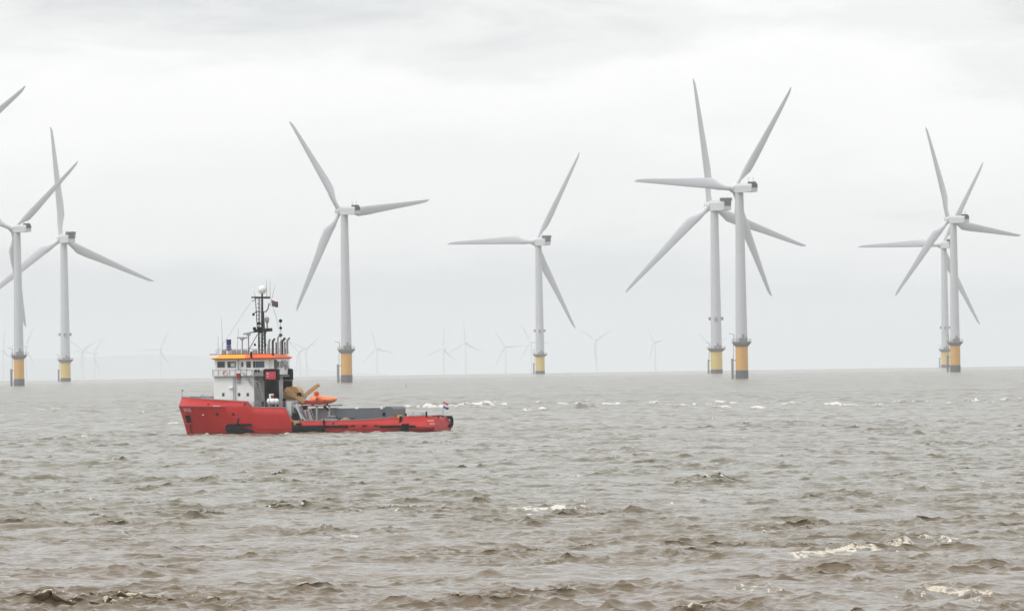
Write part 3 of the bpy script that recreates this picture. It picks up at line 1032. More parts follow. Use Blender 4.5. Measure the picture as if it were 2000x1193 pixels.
def build_hull():
    us = sorted(set(list(np.linspace(0, 40, 61)) + [1, 5.3, 21.4, 22.4, 27.5, 28.2, 39.2, 39.5, 39.75, 39.9, 40]))
    mb = MB()
    rings = []
    for u in us:
        pl = [level(k, u) for k in range(6)]
        ring = [(x, -y, z) for x, y, z in reversed(pl)] + [(x, y, z) for x, y, z in pl]
        rings.append(ring)
    K = 12
    vs = [v for r in rings for v in r]
    fs = []
    for j in range(len(rings) - 1):
        for i in range(K - 1):
            fs.append((j * K + i, j * K + i + 1, (j + 1) * K + i + 1, (j + 1) * K + i))
    fs.append(tuple(range(K)))
    mb.add(vs, fs)
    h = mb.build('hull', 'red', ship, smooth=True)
    so = h.modifiers.new('plate', 'SOLIDIFY')
    so.thickness = .12
    so.offset = -1
    # decks inside the bulwarks
    dk = MB()

    def strip(u0, u1, z, inset):
        pu = [u for u in us if u0 <= u <= u1]
        top = []
        for u in pu:
            a, b = level(4, u), level(5, u)
            t = min(max((z - a[2]) / max(b[2] - a[2], 1e-3), 0), 1)
            top.append((a[0] + (b[0] - a[0]) * t, max(a[1] + (b[1] - a[1]) * t - inset, .02)))
        n = len(top)
        dk.add([(x, y, z) for x, y in top] + [(x, -y, z) for x, y in top], [(i, i + 1, n + i + 1, n + i) for i in range(n - 1)])
    strip(0.3, 22, 1.2, .2)
    strip(22.4, 39.9, 3.9, .2)
    dk.box((22.55, 0, 2.55), (.12, 9.5, 2.7))
    dk.build('deck', 'dred', ship)
    # rubbing strakes
    st = MB()

    def rail(x0, x1, z, w, hh, n=14, both=True):
        for s in ((1, -1) if both else (1,)):
            st = MB()
            pts = [Vector((x, s * (hull_y(x, z) + w * .35), z)) for x in np.linspace(x0, x1, n)]
            for a, b in zip(pts, pts[1:]):
                st.bar(a, b, w, hh)
            st.build('rubbing_strake', 'rubber', h)
    rail(13.0, 20.6, 1.05, .30, .34)
    rail(2.8, 8.2, .95, .26, .30)
    rail(27.8, 31.6, 1.45, .28, .32)
    k2 = MB()
    for s in (1, -1):
        for (a, b, zz) in ((8.4, 12.8, .72), (20.8, 27.0, .85), (.3, 2.7, .70)):
            pts = [Vector((x, s * (hull_y(x, zz) + .03), zz)) for x in np.linspace(a, b, 14)]
            k2 = MB()
            for p, q in zip(pts, pts[1:]):
                k2.bar(p, q, .12, .14)
            k2.build('side_rib', 'dred', h)
    # knuckle lip around the bow
    kn = MB()
    for s in (1, -1):
        pts = []
        for u in np.linspace(31.5, 39.95, 22):
            p = level(4, u)
            pts.append(Vector((p[0], s * (p[1] + .02), p[2])))
        for p, q in zip(pts, pts[1:]):
            kn.bar(p, q, .10, .10)
    kn.build('knuckle_lip', 'dred', h)
    # capping rail on the bulwark
    for s in (1, -1):
        cp = MB()
        pts = [Vector((level(5, u)[0], s * (level(5, u)[1] - .05), level(5, u)[2] + .04)) for u in us if u < 39.95]
        for p, q in zip(pts, pts[1:]):
            cp.bar(p, q, .16, .09)
        cp.build('capping_rail', 'grey', h)
    # openings in the plating
    for (px, py, w, hh) in ((683 - 16, 831, .85, .22), (690, 831, .85, .22), (713, 831, .85, .22), (736, 831, .85, .22)):
        p = HP(px, py)
        MB().prism_y([(p.x - w / 2, p.z - hh / 2), (p.x + w / 2, p.z - hh / 2), (p.x + w / 2 - .15, p.z + hh / 2), (p.x - w / 2 + .15, p.z + hh / 2)], p.y - .1, p.y + .03).build('freeing_port', 'black', h)
    for (px, py, r, m) in ((408, 790, .22, 'dred'), (425, 808, .24, 'black'), (457, 808, .24, 'black'), (480, 790, .2, 'black'), (397, 809, .17, 'pink'), (652, 826, .14, 'black'), (838, 827, .12, 'dred')):
        p = HP(px, py)
        MB().cyl((p.x, p.y - .15, p.z), (p.x, p.y + .05, p.z), r, n=16).build('hull_port', m, h, True)
    p = HP(480.6, 791, .07)
    MB().cyl((p.x, p.y - .1, p.z), (p.x, p.y + .03, p.z), .07, n=10).build('hull_port', 'pink', h, True)
    # pale scuff plate
    a, b = HP(417, 792.5), HP(431, 792.5)
    MB().bar((a.x, a.y + .04, a.z), (b.x, b.y + .04, b.z), .12, .14).build('fairlead', 'white2', h)
    # anchor pocket
    q = [HP(361, 811), HP(370, 811), HP(373, 825), HP(364.5, 825)]
    o_ = Vector((.05, .10, 0))
    i_ = Vector((-.15, -.6, 0))
    MB().add([v + o_ for v in q] + [v + i_ for v in q], [(0, 1, 2, 3), (7, 6, 5, 4), (0, 4, 5, 1), (1, 5, 6, 2), (2, 6, 7, 3), (3, 7, 4, 0)]).build('anchor_pocket', 'black', h)
    q = [HP(362, 828), HP(374, 827)]
    lip = MB().bar(q[0] + o_, q[1] + o_, .14, .12)
    lip.build('anchor_lip', 'red', h)
    a, b = HP(371, 829), HP(372.5, 846)
    MB().bar(a + o_ * .8, b + o_ * .8, .10, .10).build('stem_seam', 'black', h)
    a, b = HP(467, 816), HP(464.5, 829)
    MB().bar((a.x, a.y + .05, a.z), (b.x, b.y + .12, b.z), .20, .12).build('overboard_pipe', 'black', h)
    # vertical fender posts
    for px, y0, y1, w in ((573, 823, 846, .22), (634, 819, 844, .26), (784, 812, 846, .40), (797, 826, 845, .36)):
        a, b = HP(px, y0), HP(px, y1)
        MB().bar((a.x, a.y + .12, a.z), (b.x, b.y + .12, b.z), w, .25).build('fender_post', 'rubber', h)
    # lettering: pale name on the bow and on the quarter
    def text_on(txt, px0, py, size, rot_extra=0.0, name='lettering'):
        cu = bpy.data.curves.new(name, 'FONT')
        cu.body = txt
        cu.size = size
        cu.extrude = .01
        cu.align_x = 'CENTER'
        cu.align_y = 'CENTER'
        tmp = bpy.data.objects.new('tmp_text', cu)
        COL.objects.link(tmp)
        bpy.context.view_layer.update()
        dg = bpy.context.evaluated_depsgraph_get()
        me = bpy.data.meshes.new_from_object(tmp.evaluated_get(dg))
        bpy.data.objects.remove(tmp)
        me.materials.clear()
        me.materials.append(MAT['pink'])
        c = HP(px0, py)
        l, r_, u_ = HP(px0 - 6, py), HP(px0 + 6, py), HP(px0, py - 4)
        ex = (r_ - l).normalized()
        ez = (u_ - c).normalized()
        nn = ex.cross(ez).normalized()
        ez = nn.cross(ex)
        mt = Matrix((ex, ez, nn)).transposed().to_4x4()
        mt.translation = c + nn * .10
        o = bpy.data.objects.new(name, me)
        COL.objects.link(o)
        o.parent = h
        o.matrix_local = mt
        return o
    text_on('ENZI', 367, 800, .80)
    text_on('ENZI', 842, 821.5, .42)
    text_on('ENZI', 845, 827.5, .36)
    # stern: pale corner plate, black rubber roll round the starboard quarter, bits of rail
    rb = MB()
    pts = [Vector((-.05, -3.2, 2.15)), Vector((-.15, -4.2, 2.1)), Vector((-.05, -4.85, 1.75)), Vector((-.05, -4.9, 1.3)), Vector((-.1, -4.5, 1.0)), Vector((-.12, -3.2, .85))]
    rb.tube(pts, .26, 10)
    rb.build('stern_fender', 'rubber', h, True)
    return h, us


hull, HUS = build_hull()


def pbox(mb, px0, px1, py0, py1, y_out, y_in):
    """box whose port face fills photo px0..px1, py0..py1 at lateral y_out, running in to y_in"""
    a, b = SP(px0, py1, y_out), SP(px1, py0, y_out)
    return mb.box(((a.x + b.x) / 2, (y_out + y_in) / 2, (a.z + b.z) / 2), (abs(a.x - b.x), abs(y_out - y_in), abs(a.z - b.z)))


def face_panel(px0, px1, py0, py1, y, name, m, parent, th=.06, bevel=0):
    mb = MB()
    pbox(mb, px0, px1, py0, py1, y + th, y - .02)
    return mb.build(name, m, parent, bevel=bevel)


# deckhouse, two tiers of white steel
HB = 4.0
a, b = SP(418, 790, HB), SP(517, 734, HB)
x_f, x_m = a.x, SP(498, 0, HB).x
x_a = 23.9
zb, zt = 3.9, SP(440, 734, HB).z
dh = MB()
dh.prism_z([(x_m, -HB), (x_f - 1.0, -HB), (x_f, -HB + 1.3), (x_f, HB - 1.3), (x_f - 1.0 + .95, HB), (x_m, HB)], zb, zt)
deckhouse = dh.build('deckhouse', 'white', ship, bevel=.06)
x_a = 25.0
MB().prism_z([(x_a, -2.4), (x_m - .003, -2.4), (x_m - .003, 2.4), (x_a, 2.4)], zb, zt - .02).build('aft_casing', 'white2', deckhouse, bevel=.05)
for px in (437, 468, 485):
    f_ = face_panel(px - 2.6, px + 2.6, 766.5, 773.5, HB, 'porthole', 'grey', deckhouse, .04, .03)
    face_panel(px - 1.9, px + 1.9, 767.4, 772.8, HB + .03, 'pane', 'glass', f_, .03)
ld = MB()
for px in (457.2, 461):
    p, q = SP(px, 786, HB + .15), SP(px, 737, HB + .15)
    ld.bar(p, q, .07, .07)
for py in np.arange(738, 786, 3.5):
    ld.bar(SP(457.2, py, HB + .15), SP(461, py, HB + .15), .05, .05)
ld.build('ladder', 'grey', deckhouse)
face_panel(463.5, 471, 728.5, 738.5, HB + .25, 'locker', 'dred', deckhouse, .35)
face_panel(464.5, 470.5, 739.5, 748.5, HB, 'vent', 'grey', deckhouse, .2)
lp = MB()
p = SP(452.5, 757, HB)
lp.box((p.x, p.y + .15, p.z), (.5, .3, .2))
lp.build('deck_lamp', 'white', deckhouse)
# bridge deck slab with its white wind dodger and rail
DB = 4.45
bd = MB()
pbox(bd, 416, 519, 733, 735.2, DB, -DB)
pbox(bd, 519, 535, 733, 735.2, 3.2, -3.2)
bridge_deck = bd.build('bridge_deck', 'grey', ship)
dg_ = MB()
pbox(dg_, 417, 497, 722.6, 732.9, DB, DB - .08)
pbox(dg_, 497.2, 516, 722.6, 732.9, DB - .3, DB - .38)
p = SP(417, 728, DB)
dg_.box((p.x - .04, 0, p.z), (.08, DB * 2 - .2, .75))
dg_.build('dodger', 'white', bridge_deck)
rl = MB()
for py in (721.8,):
    rl.bar(SP(415.5, py, DB + .05), SP(517, py, DB + .05), .07, .07)
for px in range(417, 518, 11):
    rl.bar(SP(px, 733, DB + .06), SP(px, 721.5, DB + .06), .06, .06)
rl.build('railing', 'grey', bridge_deck)
face_panel(497.5, 516, 723.5, 732.5, DB - .25, 'screen', 'grey', bridge_deck, .05)
gs = MB()
for px in (501.5, 506.5):
    p = SP(px, 723.5, DB - .2)
    gs.sph(p, .22)
gs.build('searchlight', 'black', bridge_deck, True)
# wheelhouse
WB = 4.1
wx0, wx1 = SP(419.5, 0, WB).x, SP(538, 0, WB).x
wz0, wz1 = SP(450, 733, WB).z, SP(450, 700.5, WB).z
wh = MB()
wh.prism_z([(wx1, -WB), (wx0 - 1.5, -WB), (wx0, -WB + 1.9), (wx0, WB - 1.9), (wx0 - .1, WB), (wx1, WB)], wz0 + .02, wz1)
wheelhouse = wh.build('wheelhouse', 'white', ship, bevel=.05)
for (p0, p1, y0, y1, m) in ((425.5, 441.5, 705, 718, 'glass'), (445.5, 463, 705, 718, 'glass'), (472.5, 477.5, 706, 716.5, 'glass'), (482.5, 492.5, 705, 718, 'glass'),
                            (496, 519, 704.5, 718, 'bglass')):
    f_ = face_panel(p0, p1, y0, y1, WB, 'window_frame', 'white2', wheelhouse, .04)
    if m == 'bglass':
        face_panel(p0 + .8, p0 + 4.4, y0 + .8, y1 - .8, WB + .03, 'pane', 'black', f_, .03)
        face_panel(p0 + 5.2, p1 - .8, y0 + .8, y1 - .8, WB + .03, 'pane', 'bglass', f_, .03)
    else:
        face_panel(p0 + .8, p1 - .8, y0 + .8, y1 - .8, WB + .03, 'pane', m, f_, .03)
# far window's light through the second pane, painted as a pale panel
f_ = face_panel(452.5, 460.5, 708.5, 716, WB + .062, 'painted_far_window', 'white2', wheelhouse, .012)
for s in (-2.6, 0, 2.6):
    w_ = MB().box((wx0 + .03, s * .75, (wz0 + wz1) / 2 + .25), (.08, 1.5, .95)).build('window_frame', 'white2', wheelhouse)
    MB().box((wx0 + .06, s * .75, (wz0 + wz1) / 2 + .25), (.08, 1.3, .8)).build('pane', 'glass', w_)
for s in (-2.3, .3, 2.3):
    w_ = MB().box((wx1 - .02, s, (wz0 + wz1) / 2 + .3), (.08, 1.5, 1.0)).build('window_frame', 'white2', wheelhouse)
    MB().box((wx1 - .05, s, (wz0 + wz1) / 2 + .3), (.08, 1.3, .85)).build('pane', 'glass', w_)
pp = MB()
for px in (467.5,):
    pp.bar(SP(px, 733, WB + .25), SP(px, 700, WB + .25), .14, .14)
pp.build('downpipe', 'grey', wheelhouse)
# orange roof with flared eaves
RB = 4.75


def roof_piece(px0, px1, name, m, ends):
    mb = MB()
    xa, xb = SP(px0, 0, RB).x, SP(px1, 0, RB).x
    z0, z1 = SP(450, 702.2, RB).z, SP(450, 692.2, RB).z
    f0, f1 = ends
    lo = [(xa + f0 * .15, RB - .45), (xb - f1 * .15, RB - .45), (xb - f1 * .15, -RB + .45), (xa + f0 * .15, -RB + .45)]
    mid = [(xa + f0 * .55, RB + .1), (xb - f1 * .45, RB + .1), (xb - f1 * .45, -RB - .1), (xa + f0 * .55, -RB - .1)]
    hi = [(xa - f0 * 1.1, RB - .75), (xb + f1 * .6, RB - .75), (xb + f1 * .6, -RB + .75), (xa - f0 * 1.1, -RB + .75)]
    vs = [(x, y, z0) for x, y in lo] + [(x, y, z0 + (z1 - z0) * .28) for x, y in mid] + [(x, y, z1) for x, y in hi]
    fs = [(3, 2, 1, 0), (8, 9, 10, 11)]
    for j in range(2):
        for i in range(4):
            fs.append((j * 4 + i, j * 4 + (i + 1) % 4, (j + 1) * 4 + (i + 1) % 4, (j + 1) * 4 + i))
    mb.add(vs, fs)
    return mb.build(name, m, ship, bevel=.04)


roof_a = roof_piece(420, 481, 'roof', 'amber', (1, 0))
roof_o = roof_piece(481.1, 534, 'roof', 'orange', (0, 1))
MB().box((SP(478, 0, 0).x, 0, SP(470, 692, RB).z + .05), (8.5, 7.4, .12)).build('roof_hatch', 'dred', roof_a)
bk = MB()
pbox(bk, 491.2, 494.2, 686.5, 698, RB + .25, RB - .1)
bk.build('horn_bracket', 'black', roof_o)
rr = MB()
ztop = SP(450, 692, RB).z
for s in (1, -1):
    yy = s * 3.9
    x0, x1 = SP(424, 0, 3.9).x, SP(532, 0, 3.9).x
    rr.bar((x0, yy, ztop + .75), (x1, yy, ztop + .75), .055)
    rr.bar((x0, yy, ztop + .4), (x1, yy, ztop + .4), .045)
    for x in np.linspace(x0, x1, 10):
        rr.bar((x, yy, ztop), (x, yy, ztop + .75), .055)
for x in (SP(424, 0, 3.9).x, SP(532, 0, 3.9).x):
    for zz in (.4, .75):
        rr.bar((x, -3.9, ztop + zz), (x, 3.9, ztop + zz), .05)
rr.build('roof_railing', 'grey', roof_a)
# blue banded canister on a post
cn = MB()
c0 = SP(448.3, 690, 1.0)
blue = MB()
for py0, py1, r in ((683.5, 679.8, .42), (678.4, 675.2, .38), (673.8, 662.5, .36)):
    a, b = SP(448.3, py0, 1.0), SP(448.3, py1, 1.0)
    blue.cyl(a, b, r, n=16)
bo = blue.build('signal_canister', 'blue', roof_a, True)
a, b = SP(448.3, 691.5, 1.0), SP(448.3, 663, 1.0)
MB().cyl(a, b, .26, n=14).build('band', 'white', bo, True)
# radar scanners on posts
for px, pyb, x0, x1 in ((474.5, 659.5, 465, 484.5), (487, 651, 477, 499)):
    po = MB()
    po.cyl(SP(px, 692, .3), SP(px, pyb, .3), .10, n=8)
    po.box(SP(px, pyb + 2, .3), (.5, .5, .35))
    pm = po.build('radar_post', 'grey', roof_a)
    dyy = 0 if x0 == 465 else -3
    MB().bar(SP(x0, pyb - dyy * .4, .3), SP(x1, pyb + dyy, .3), .22, .22).build('scanner', 'grey', pm)
# main mast
ms = MB()
legs = [((507.5, 692), (507.5, 640)), ((519.8, 692), (517, 608)), ((513, 692), (514.5, 608))]
ys = [.6, .6, -.7]
for ((a0, a1), (b0, b1)), y in zip(legs, ys):
    ms.cyl(SP(a0, a1, y), SP(b0, b1, y), .17, .12, n=8)
ms.cyl(SP(514.5, 640, 0), SP(515, 572, 0), .20, .14, n=8)
ms.cyl(SP(508, 642, .4), SP(509, 580, .4), .09, .07, n=6)
ms.cyl(SP(504.5, 642, -.2), SP(501.5, 578, -.2), .075, .06, n=6)
for py in np.arange(586, 690, 7.5):
    ms.bar(SP(505.5 if py < 640 else 507.5, py, .4), SP(517, py, 0), .07, .07)
    ms.bar(SP(505.5 if py < 640 else 507.5, py + 7, .4), SP(517, py, 0), .055, .055)
mast = ms.build('mast', 'mast', ship)
MB().bar(SP(494, 581, 0), SP(531, 581, 0), .12, .3).build('crossbar', 'mast', mast)
MB().tube([SP(498, 612, 0), SP(503, 608.5, 0), SP(522, 608.5, 0), SP(526, 603, 0), SP(528.5, 592, 0)], .08, 6).build('antenna_arm', 'mast', mast)
MB().bar(SP(497, 646, 0), SP(534, 643.5, 0), .16, .5).build('crossbar', 'mast', mast)
MB().bar(SP(498, 645, -1.5), SP(498, 645, 1.5), .1, .1).build('yard', 'mast', mast)
dm = MB()
c = SP(515.3, 565.5, 0)
dm.lathe(c, [(.32, -.58), (.55, -.33), (.62, 0), (.57, .30), (.37, .51), (.07, .61)], 20)
dm.build('dome', 'white', mast, True)
dm = MB()
c = SP(524, 624.5, .3)
dm.lathe(c, [(.12, -.5), (.26, -.3), (.34, .05), (.30, .3), (.18, .45), (.03, .5)], 16)
dm.build('dome', 'grey', mast, True)
MB().cyl(SP(524, 644, .3), SP(524, 630, .3), .09, n=8).build('dome_post', 'mast', mast)
for px, py, r in ((508, 631.5, .30), (509.5, 641, .34), (497.5, 614, .18), (516, 634, .22), (499, 641, .24), (519.8, 649, .2), (499.5, 673, .16), (520, 673, .18), (509, 648, .25)):
    MB().cyl(SP(px, py + 2.4, .5), SP(px, py - 2.4, .5), r, n=10).build('lamp_housing', 'black', mast, True)
for x0, y0, x1, y1 in ((524, 582, 524, 546), (530.5, 582, 531, 547), (502, 581, 499, 570), (436, 690, 434, 620), (427, 690, 427, 655), (530, 598, 541, 556), (463, 690, 468, 640)):
    MB().cyl(SP(x0, y0, 0), SP(x1, y1, 0), .045, .02, n=5).build('whip_antenna', 'grey', mast)
MB().bar(SP(483, 691, .5), SP(505, 652, .2), .10, .10).build('stay', 'mast', mast)
wr = MB()
for p, q in (((550, 657, 0), (533, 586, 0)), ((531, 585, 0), (566, 690, -2)), ((497, 583, 0), (424, 690, 0))):
    wr.cyl(SP(*p), SP(*q), .018, n=4)
wr.build('rigging', 'grey', mast)
for px, py, rr_, sx in ((497.7, 585, .25, 1),):
    MB().sph(SP(px, py, .3), rr_).build('mast_lamp', 'white', mast, True)

for px, y0, y1, yy, rr_ in ((525.5, 690, 672, .9, .10), (540.5, 692, 668, -2.0, .11), (557.5, 692, 667, -2.4, .10)):
    MB().cyl(SP(px, y0, yy), SP(px, y1, yy), rr_, n=8).build('vent_pipe', 'mast', ship, True)
for px, y0, yy in ((439, 686, 2.0), (458, 687, 1.5), (468, 688, 2.2), (480, 688, 1.0), (500, 687, 2.0)):
    p = SP(px, 691, yy)
    MB().box((p.x, p.y, p.z + .3), (.55, .55, .6)).build('roof_locker', 'grey', ship)
# funnels
FB = 4.2


def funnel(yo, yi, base_px):
    """black casing; yo outboard face, yi inboard face, px measured on the port one"""
    s = 1 if yo > yi else -1
    lo, hi = min(yo, yi), max(yo, yi)
    xa, xb = SP(517, 0, FB).x, SP(543.5, 0, FB).x
    z0, zm, z1 = 3.9, SP(530, 743, FB).z, SP(530, 720, FB).z
    mb = MB()
    mb.box(((xa + xb) / 2, (lo + hi) / 2, (z0 + zm) / 2 - .02), (abs(xa - xb) - .12, hi - lo - .12, zm - z0))
    mb.prism_y([(xb - .05, zm), (xa + .08, zm), (xa + .08, z1 - .08), (xa - .3, z1), (xb + .25, z1), (xb - .05, z1 - .12)], lo, hi)
    return mb.build('funnel', 'black', ship, bevel=.06)


fn = funnel(FB, 3.0, 0)
fn2 = funnel(-FB, -3.0, 0)
em = face_panel(520.5, 540.5, 725, 740.5, FB, 'emblem_panel', 'redpanel', fn, .05)
for (p0, p1, y0, y1) in ((523.2, 526.2, 728, 731), (523.6, 525.8, 733.5, 736.2)):
    face_panel(p0, p1, y0, y1, FB + .04, 'emblem_mark', 'pink', em, .03)
for (p0, p1, y0, y1) in ((527.5, 538, 730.3, 731.5), (527.5, 535, 733.6, 734.8), (521.5, 538, 726.3, 727)):
    face_panel(p0, p1, y0, y1, FB + .04, 'emblem_stroke', mat('rose_stroke', (.55, .12, .15), .5), em, .02)
for f in (fn, fn2):
    pass
tp_ = MB()
p, q = SP(524, 721.5, FB - .2), SP(533.5, 719.3, FB - .2)
tp_.box(((p.x + q.x) / 2, FB - .35, (p.z + q.z) / 2), (.75, .5, .22))
tp_.build('funnel_lamp', 'white', fn)
dk_ = MB()
pbox(dk_, 522, 541, 702, 719.5, FB - .1, FB - .9)
dk_.build('exhaust_trunk', mat('sooty_steel', (.06, .06, .055), .7, .3, 1.5), fn)
# exhaust pipes with bent tops
for (px, py0, py1, bend, y, m, r) in ((528, 703, 664, 2, 3.6, 'grey', .17), (535.5, 703, 663, 4, 3.6, 'mast', .17), (545, 692, 657, 3, 1.5, 'grey', .13),
                                      (553, 692, 662, 6, -1.0, 'mast', .17), (549.5, 692, 665, 3, .5, 'grey', .12), (562, 692, 661, 5, -3.4, 'grey', .16), (520.6, 692, 650, 0, 2.5, 'mast', .11)):
    mb = MB()
    mb.tube([SP(px, py0, y), SP(px, py1 + 4, y), SP(px + bend * .45, py1 + 1, y), SP(px + bend, py1 - 2, y)], r, 8)
    mb.build('exhaust_pipe', m, ship, True)
# aft wall details: slanted grey braces
br = MB()
for (a, b) in (((553, 703), (560, 722)), ((558, 703), (565, 720))):
    br.bar(SP(a[0], a[1], 1.0), SP(b[0], b[1], 1.0), .25, .25)
xx = SP(549, 0, 3).x
br.box((x_a - .5, 0, SP(555, 735, 0).z + .1), (1.0, 4.6, .12))
br.build('aft_gallery', 'grey', ship)
# outside stairs
sr = MB()
for o_ in (0, 10):
    pts = [(477 + o_ * .6, 722 + o_ * -.2), (491 + o_ * .7, 745 - o_ * .15), (500 + o_ * .7, 747 - o_ * .2), (514 + o_ * .3, 782)]
    for p, q in zip(pts, pts[1:]):
        sr.bar(SP(p[0], p[1], HB + .35), SP(q[0], q[1], HB + .35), .09, .09)
for t in np.linspace(0, 1, 9):
    sr.bar(SP(477 + 14 * t, 727 + 23 * t, HB + .1), SP(477 + 14 * t, 727 + 23 * t, HB + .7), .22, .05)
    sr.bar(SP(500 + 14 * t, 752 + 32 * t, HB + .1), SP(500 + 14 * t, 752 + 32 * t, HB + .7), .22, .05)
sr.build('stairs', 'grey', ship)
# fo'c'sle rail aft of the bulwark step and small gear on that deck
rl = MB()
for py in (784, 789):
    rl.bar(SP(492, py, 4.6), SP(560, py + .3, 4.6), .06, .06)
for px in range(497, 562, 7):
    rl.bar(SP(px, 794, 4.6), SP(px, 783.6, 4.6), .06, .06)
rl.build('deck_railing', 'grey', ship)
gear = MB()
pbox(gear, 511, 518, 783, 793, 4.5, 3.7)
pbox(gear, 541, 545, 772, 794, 4.4, 3.9)
pbox(gear, 553, 558, 778, 794, 4.4, 3.9)
gear.build('mooring_gear', 'black', ship)
# bow: jackstaff, rail, windlass top
jk = MB()
jk.cyl(SP(354.5, 777, 0), SP(354.5, 761, 0), .05, .04, n=6)
jk.sph(SP(355.5, 762, 0), .16)
jk.build('jackstaff', 'grey', ship)
bw = MB()
for px in range(372, 417, 5):
    bw.bar(SP(px, 779, 2.2), SP(px, 774.5, 2.2), .05, .05)
bw.bar(SP(370, 774.4, 2.2), SP(418, 776, 2.2), .06, .06)
bw.build('bow_railing', 'mast', ship)
wd = MB()
wd.cyl(SP(396, 775.8, -.8), SP(396, 775.8, 1.0), .45, n=14)
wd.box(SP(405, 777, .4), (1.4, 1.4, .7))
wd.build('windlass', 'white2', ship)

# crane with a big rounded housing and folded arms
crane = MB()
c = SP(577, 768, 0)
for y0, y1, rr_ in ((-1.0, 1.3, 1.05),):
    crane.cyl((c.x, y0, c.z), (c.x, y1, c.z), rr_, n=24)
crane.prism_y([(c.x + 1.25, c.z - 1.5), (c.x + 1.5, c.z + .1), (c.x + .9, c.z + .95), (c.x - .4, c.z + 1.0), (c.x - 1.0, c.z + .2), (c.x - .8, c.z - 1.5)], -.8, 1.1)
cro = crane.build('crane', 'tan', ship, True, bevel=.05)
ar = MB()
ar.bar(SP(558, 760, 1.7), SP(600, 787, 1.7), .5, .62)
ar.bar(SP(560, 769, 1.75), SP(583, 778, 1.75), .35, .35)
ar.bar(SP(566, 762, 1.6), SP(584, 766, 1.6), .16, .16)
ar.build('lower_arm', 'tan', cro, bevel=.04)
ar = MB()
ar.bar(SP(588, 790, 1.2), SP(597, 771, 1.2), .55, .5)
ar.build('knuckle_post', 'grey', cro)
ar = MB()
ar.bar(SP(596, 772, 1.2), SP(621, 752.5, 1.2), .42, .52)
ar.bar(SP(620, 753, 1.2), SP(624.5, 751, 1.2), .5, .24)
ar.bar(SP(621.5, 749, 1.2), SP(625, 754, 1.2), .26, .26)
ar.build('jib', 'tan', cro, bevel=.03)
MB().cyl(SP(585.5, 770.5, 1.9), SP(585.5, 770.5, .4), .36, n=14).build('winch_drum', 'black', cro, True)
pd = MB()
pd.cyl(SP(572, 822, 0), SP(574, 779, 0), .9, .8, n=16)
pbox(pd, 559, 583, 781, 787, 1.8, -1.6)
pd.build('pedestal', 'white2', cro, True)
# boat platform, posts, slanted struts below
pf = MB()
pbox(pf, 590, 658, 790.5, 793, 4.3, 1.0)
pbox(pf, 593, 601, 793, 800, 4.2, 3.8)
platform = pf.build('boat_platform', 'black', ship)
for px, w in ((620, .26), (644.5, .22)):
    MB().bar(SP(px, 820, 4.1), SP(px, 792, 4.1), w, .26).build('post', 'grey', platform)
MB().bar(SP(634, 793, 4.1), SP(644, 801, 4.1), .3, .3).build('gusset', 'black', platform)
MB().prism_y([(SP(590, 0, 4.3).x, SP(590, 790, 4.3).z + .02), (SP(612, 0, 4.3).x, SP(612, 790, 4.3).z + .02), (SP(610, 0, 4.3).x, SP(610, 783, 4.3).z), (SP(598, 0, 4.3).x, SP(598, 781, 4.3).z)], 2.0, 4.2).build('cradle', 'dred', platform)
wb = MB()
for px, y0, y1 in ((640, 789, 783), (612, 789, 783)):
    wb.bar(SP(px, 792, 3.6), SP(px, 784, 3.6), .22, .8)
wb.build('cradle_arm', 'mast', platform)
sl = MB()
for (a, b, w) in (((576, 790), (598, 821), .35), ((581, 788), (592, 818), 1.1)):
    sl.bar(SP(a[0], a[1], 4.3), SP(b[0], b[1], 4.3), w, .2)
sl.build('brace', 'white2', ship)
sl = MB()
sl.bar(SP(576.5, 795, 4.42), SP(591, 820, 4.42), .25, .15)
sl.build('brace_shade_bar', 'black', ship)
sl = MB()
sl.prism_y([(SP(595, 0, 4.2).x, SP(595, 800, 4).z), (SP(608, 0, 4.2).x, SP(608, 797, 4).z), (SP(616, 0, 4.2).x, SP(616, 820, 4).z), (SP(601, 0, 4.2).x, SP(601, 820, 4).z)], 3.9, 4.2)
sl.build('windbreak', 'mauve', ship)
sl = MB()
sl.bar(SP(606, 799, 4.3), SP(614, 820, 4.3), .14, .1)
sl.bar(SP(600, 801, 4.3), SP(603, 818, 4.3), .12, .1)
sl.build('windbreak_batten', 'mast', ship)
# white inner house under the crane and a pale bulkhead beyond
ih = MB()
pbox(ih, 561, 570, 783, 812, 4.6, 3.0)
ih.build('stores_house', 'white2', ship)
ih = MB()
pbox(ih, 610, 658, 796, 820, 2.2, 1.0)
ih.build('deck_bulkhead', 'white2', ship)
ih = MB()
pbox(ih, 574, 610, 797, 821, 2.6, 1.0)
ih.build('winch_house', 'grey', ship)
tr = MB()
pbox(tr, 572.5, 582, 806, 822, 4.4, 4.0)
tr.build('gangway_recess', 'black', ship)
tr = MB()
p = HP(579.5, 824.5)
tr.box((p.x, p.y - .1, p.z), (.9, .5, .55))
tr.build('tow_fairlead', 'tan', ship)
tr = MB()
p = HP(586, 829.5)
tr.box((p.x + .1, p.y - .1, p.z), (.8, .5, .6))
tr.build('scupper', 'black', ship)
for px, yy in ((664, 4.5), (676, 4.4), (689, 4.5), (777, 3.6), (803, 3.2), (826, 2.6)):
    p = SP(px, 817 if px < 700 else 812.5, yy)
    mb = MB()
    for k_ in range(3):
        mb.torus((p.x, p.y, p.z - .1 + .11 * k_), .34 - .03 * k_, .07, n=16, k=6)
    mb.build('rope_coil', 'tan' if px in (676, 803) else 'mast', ship, True)
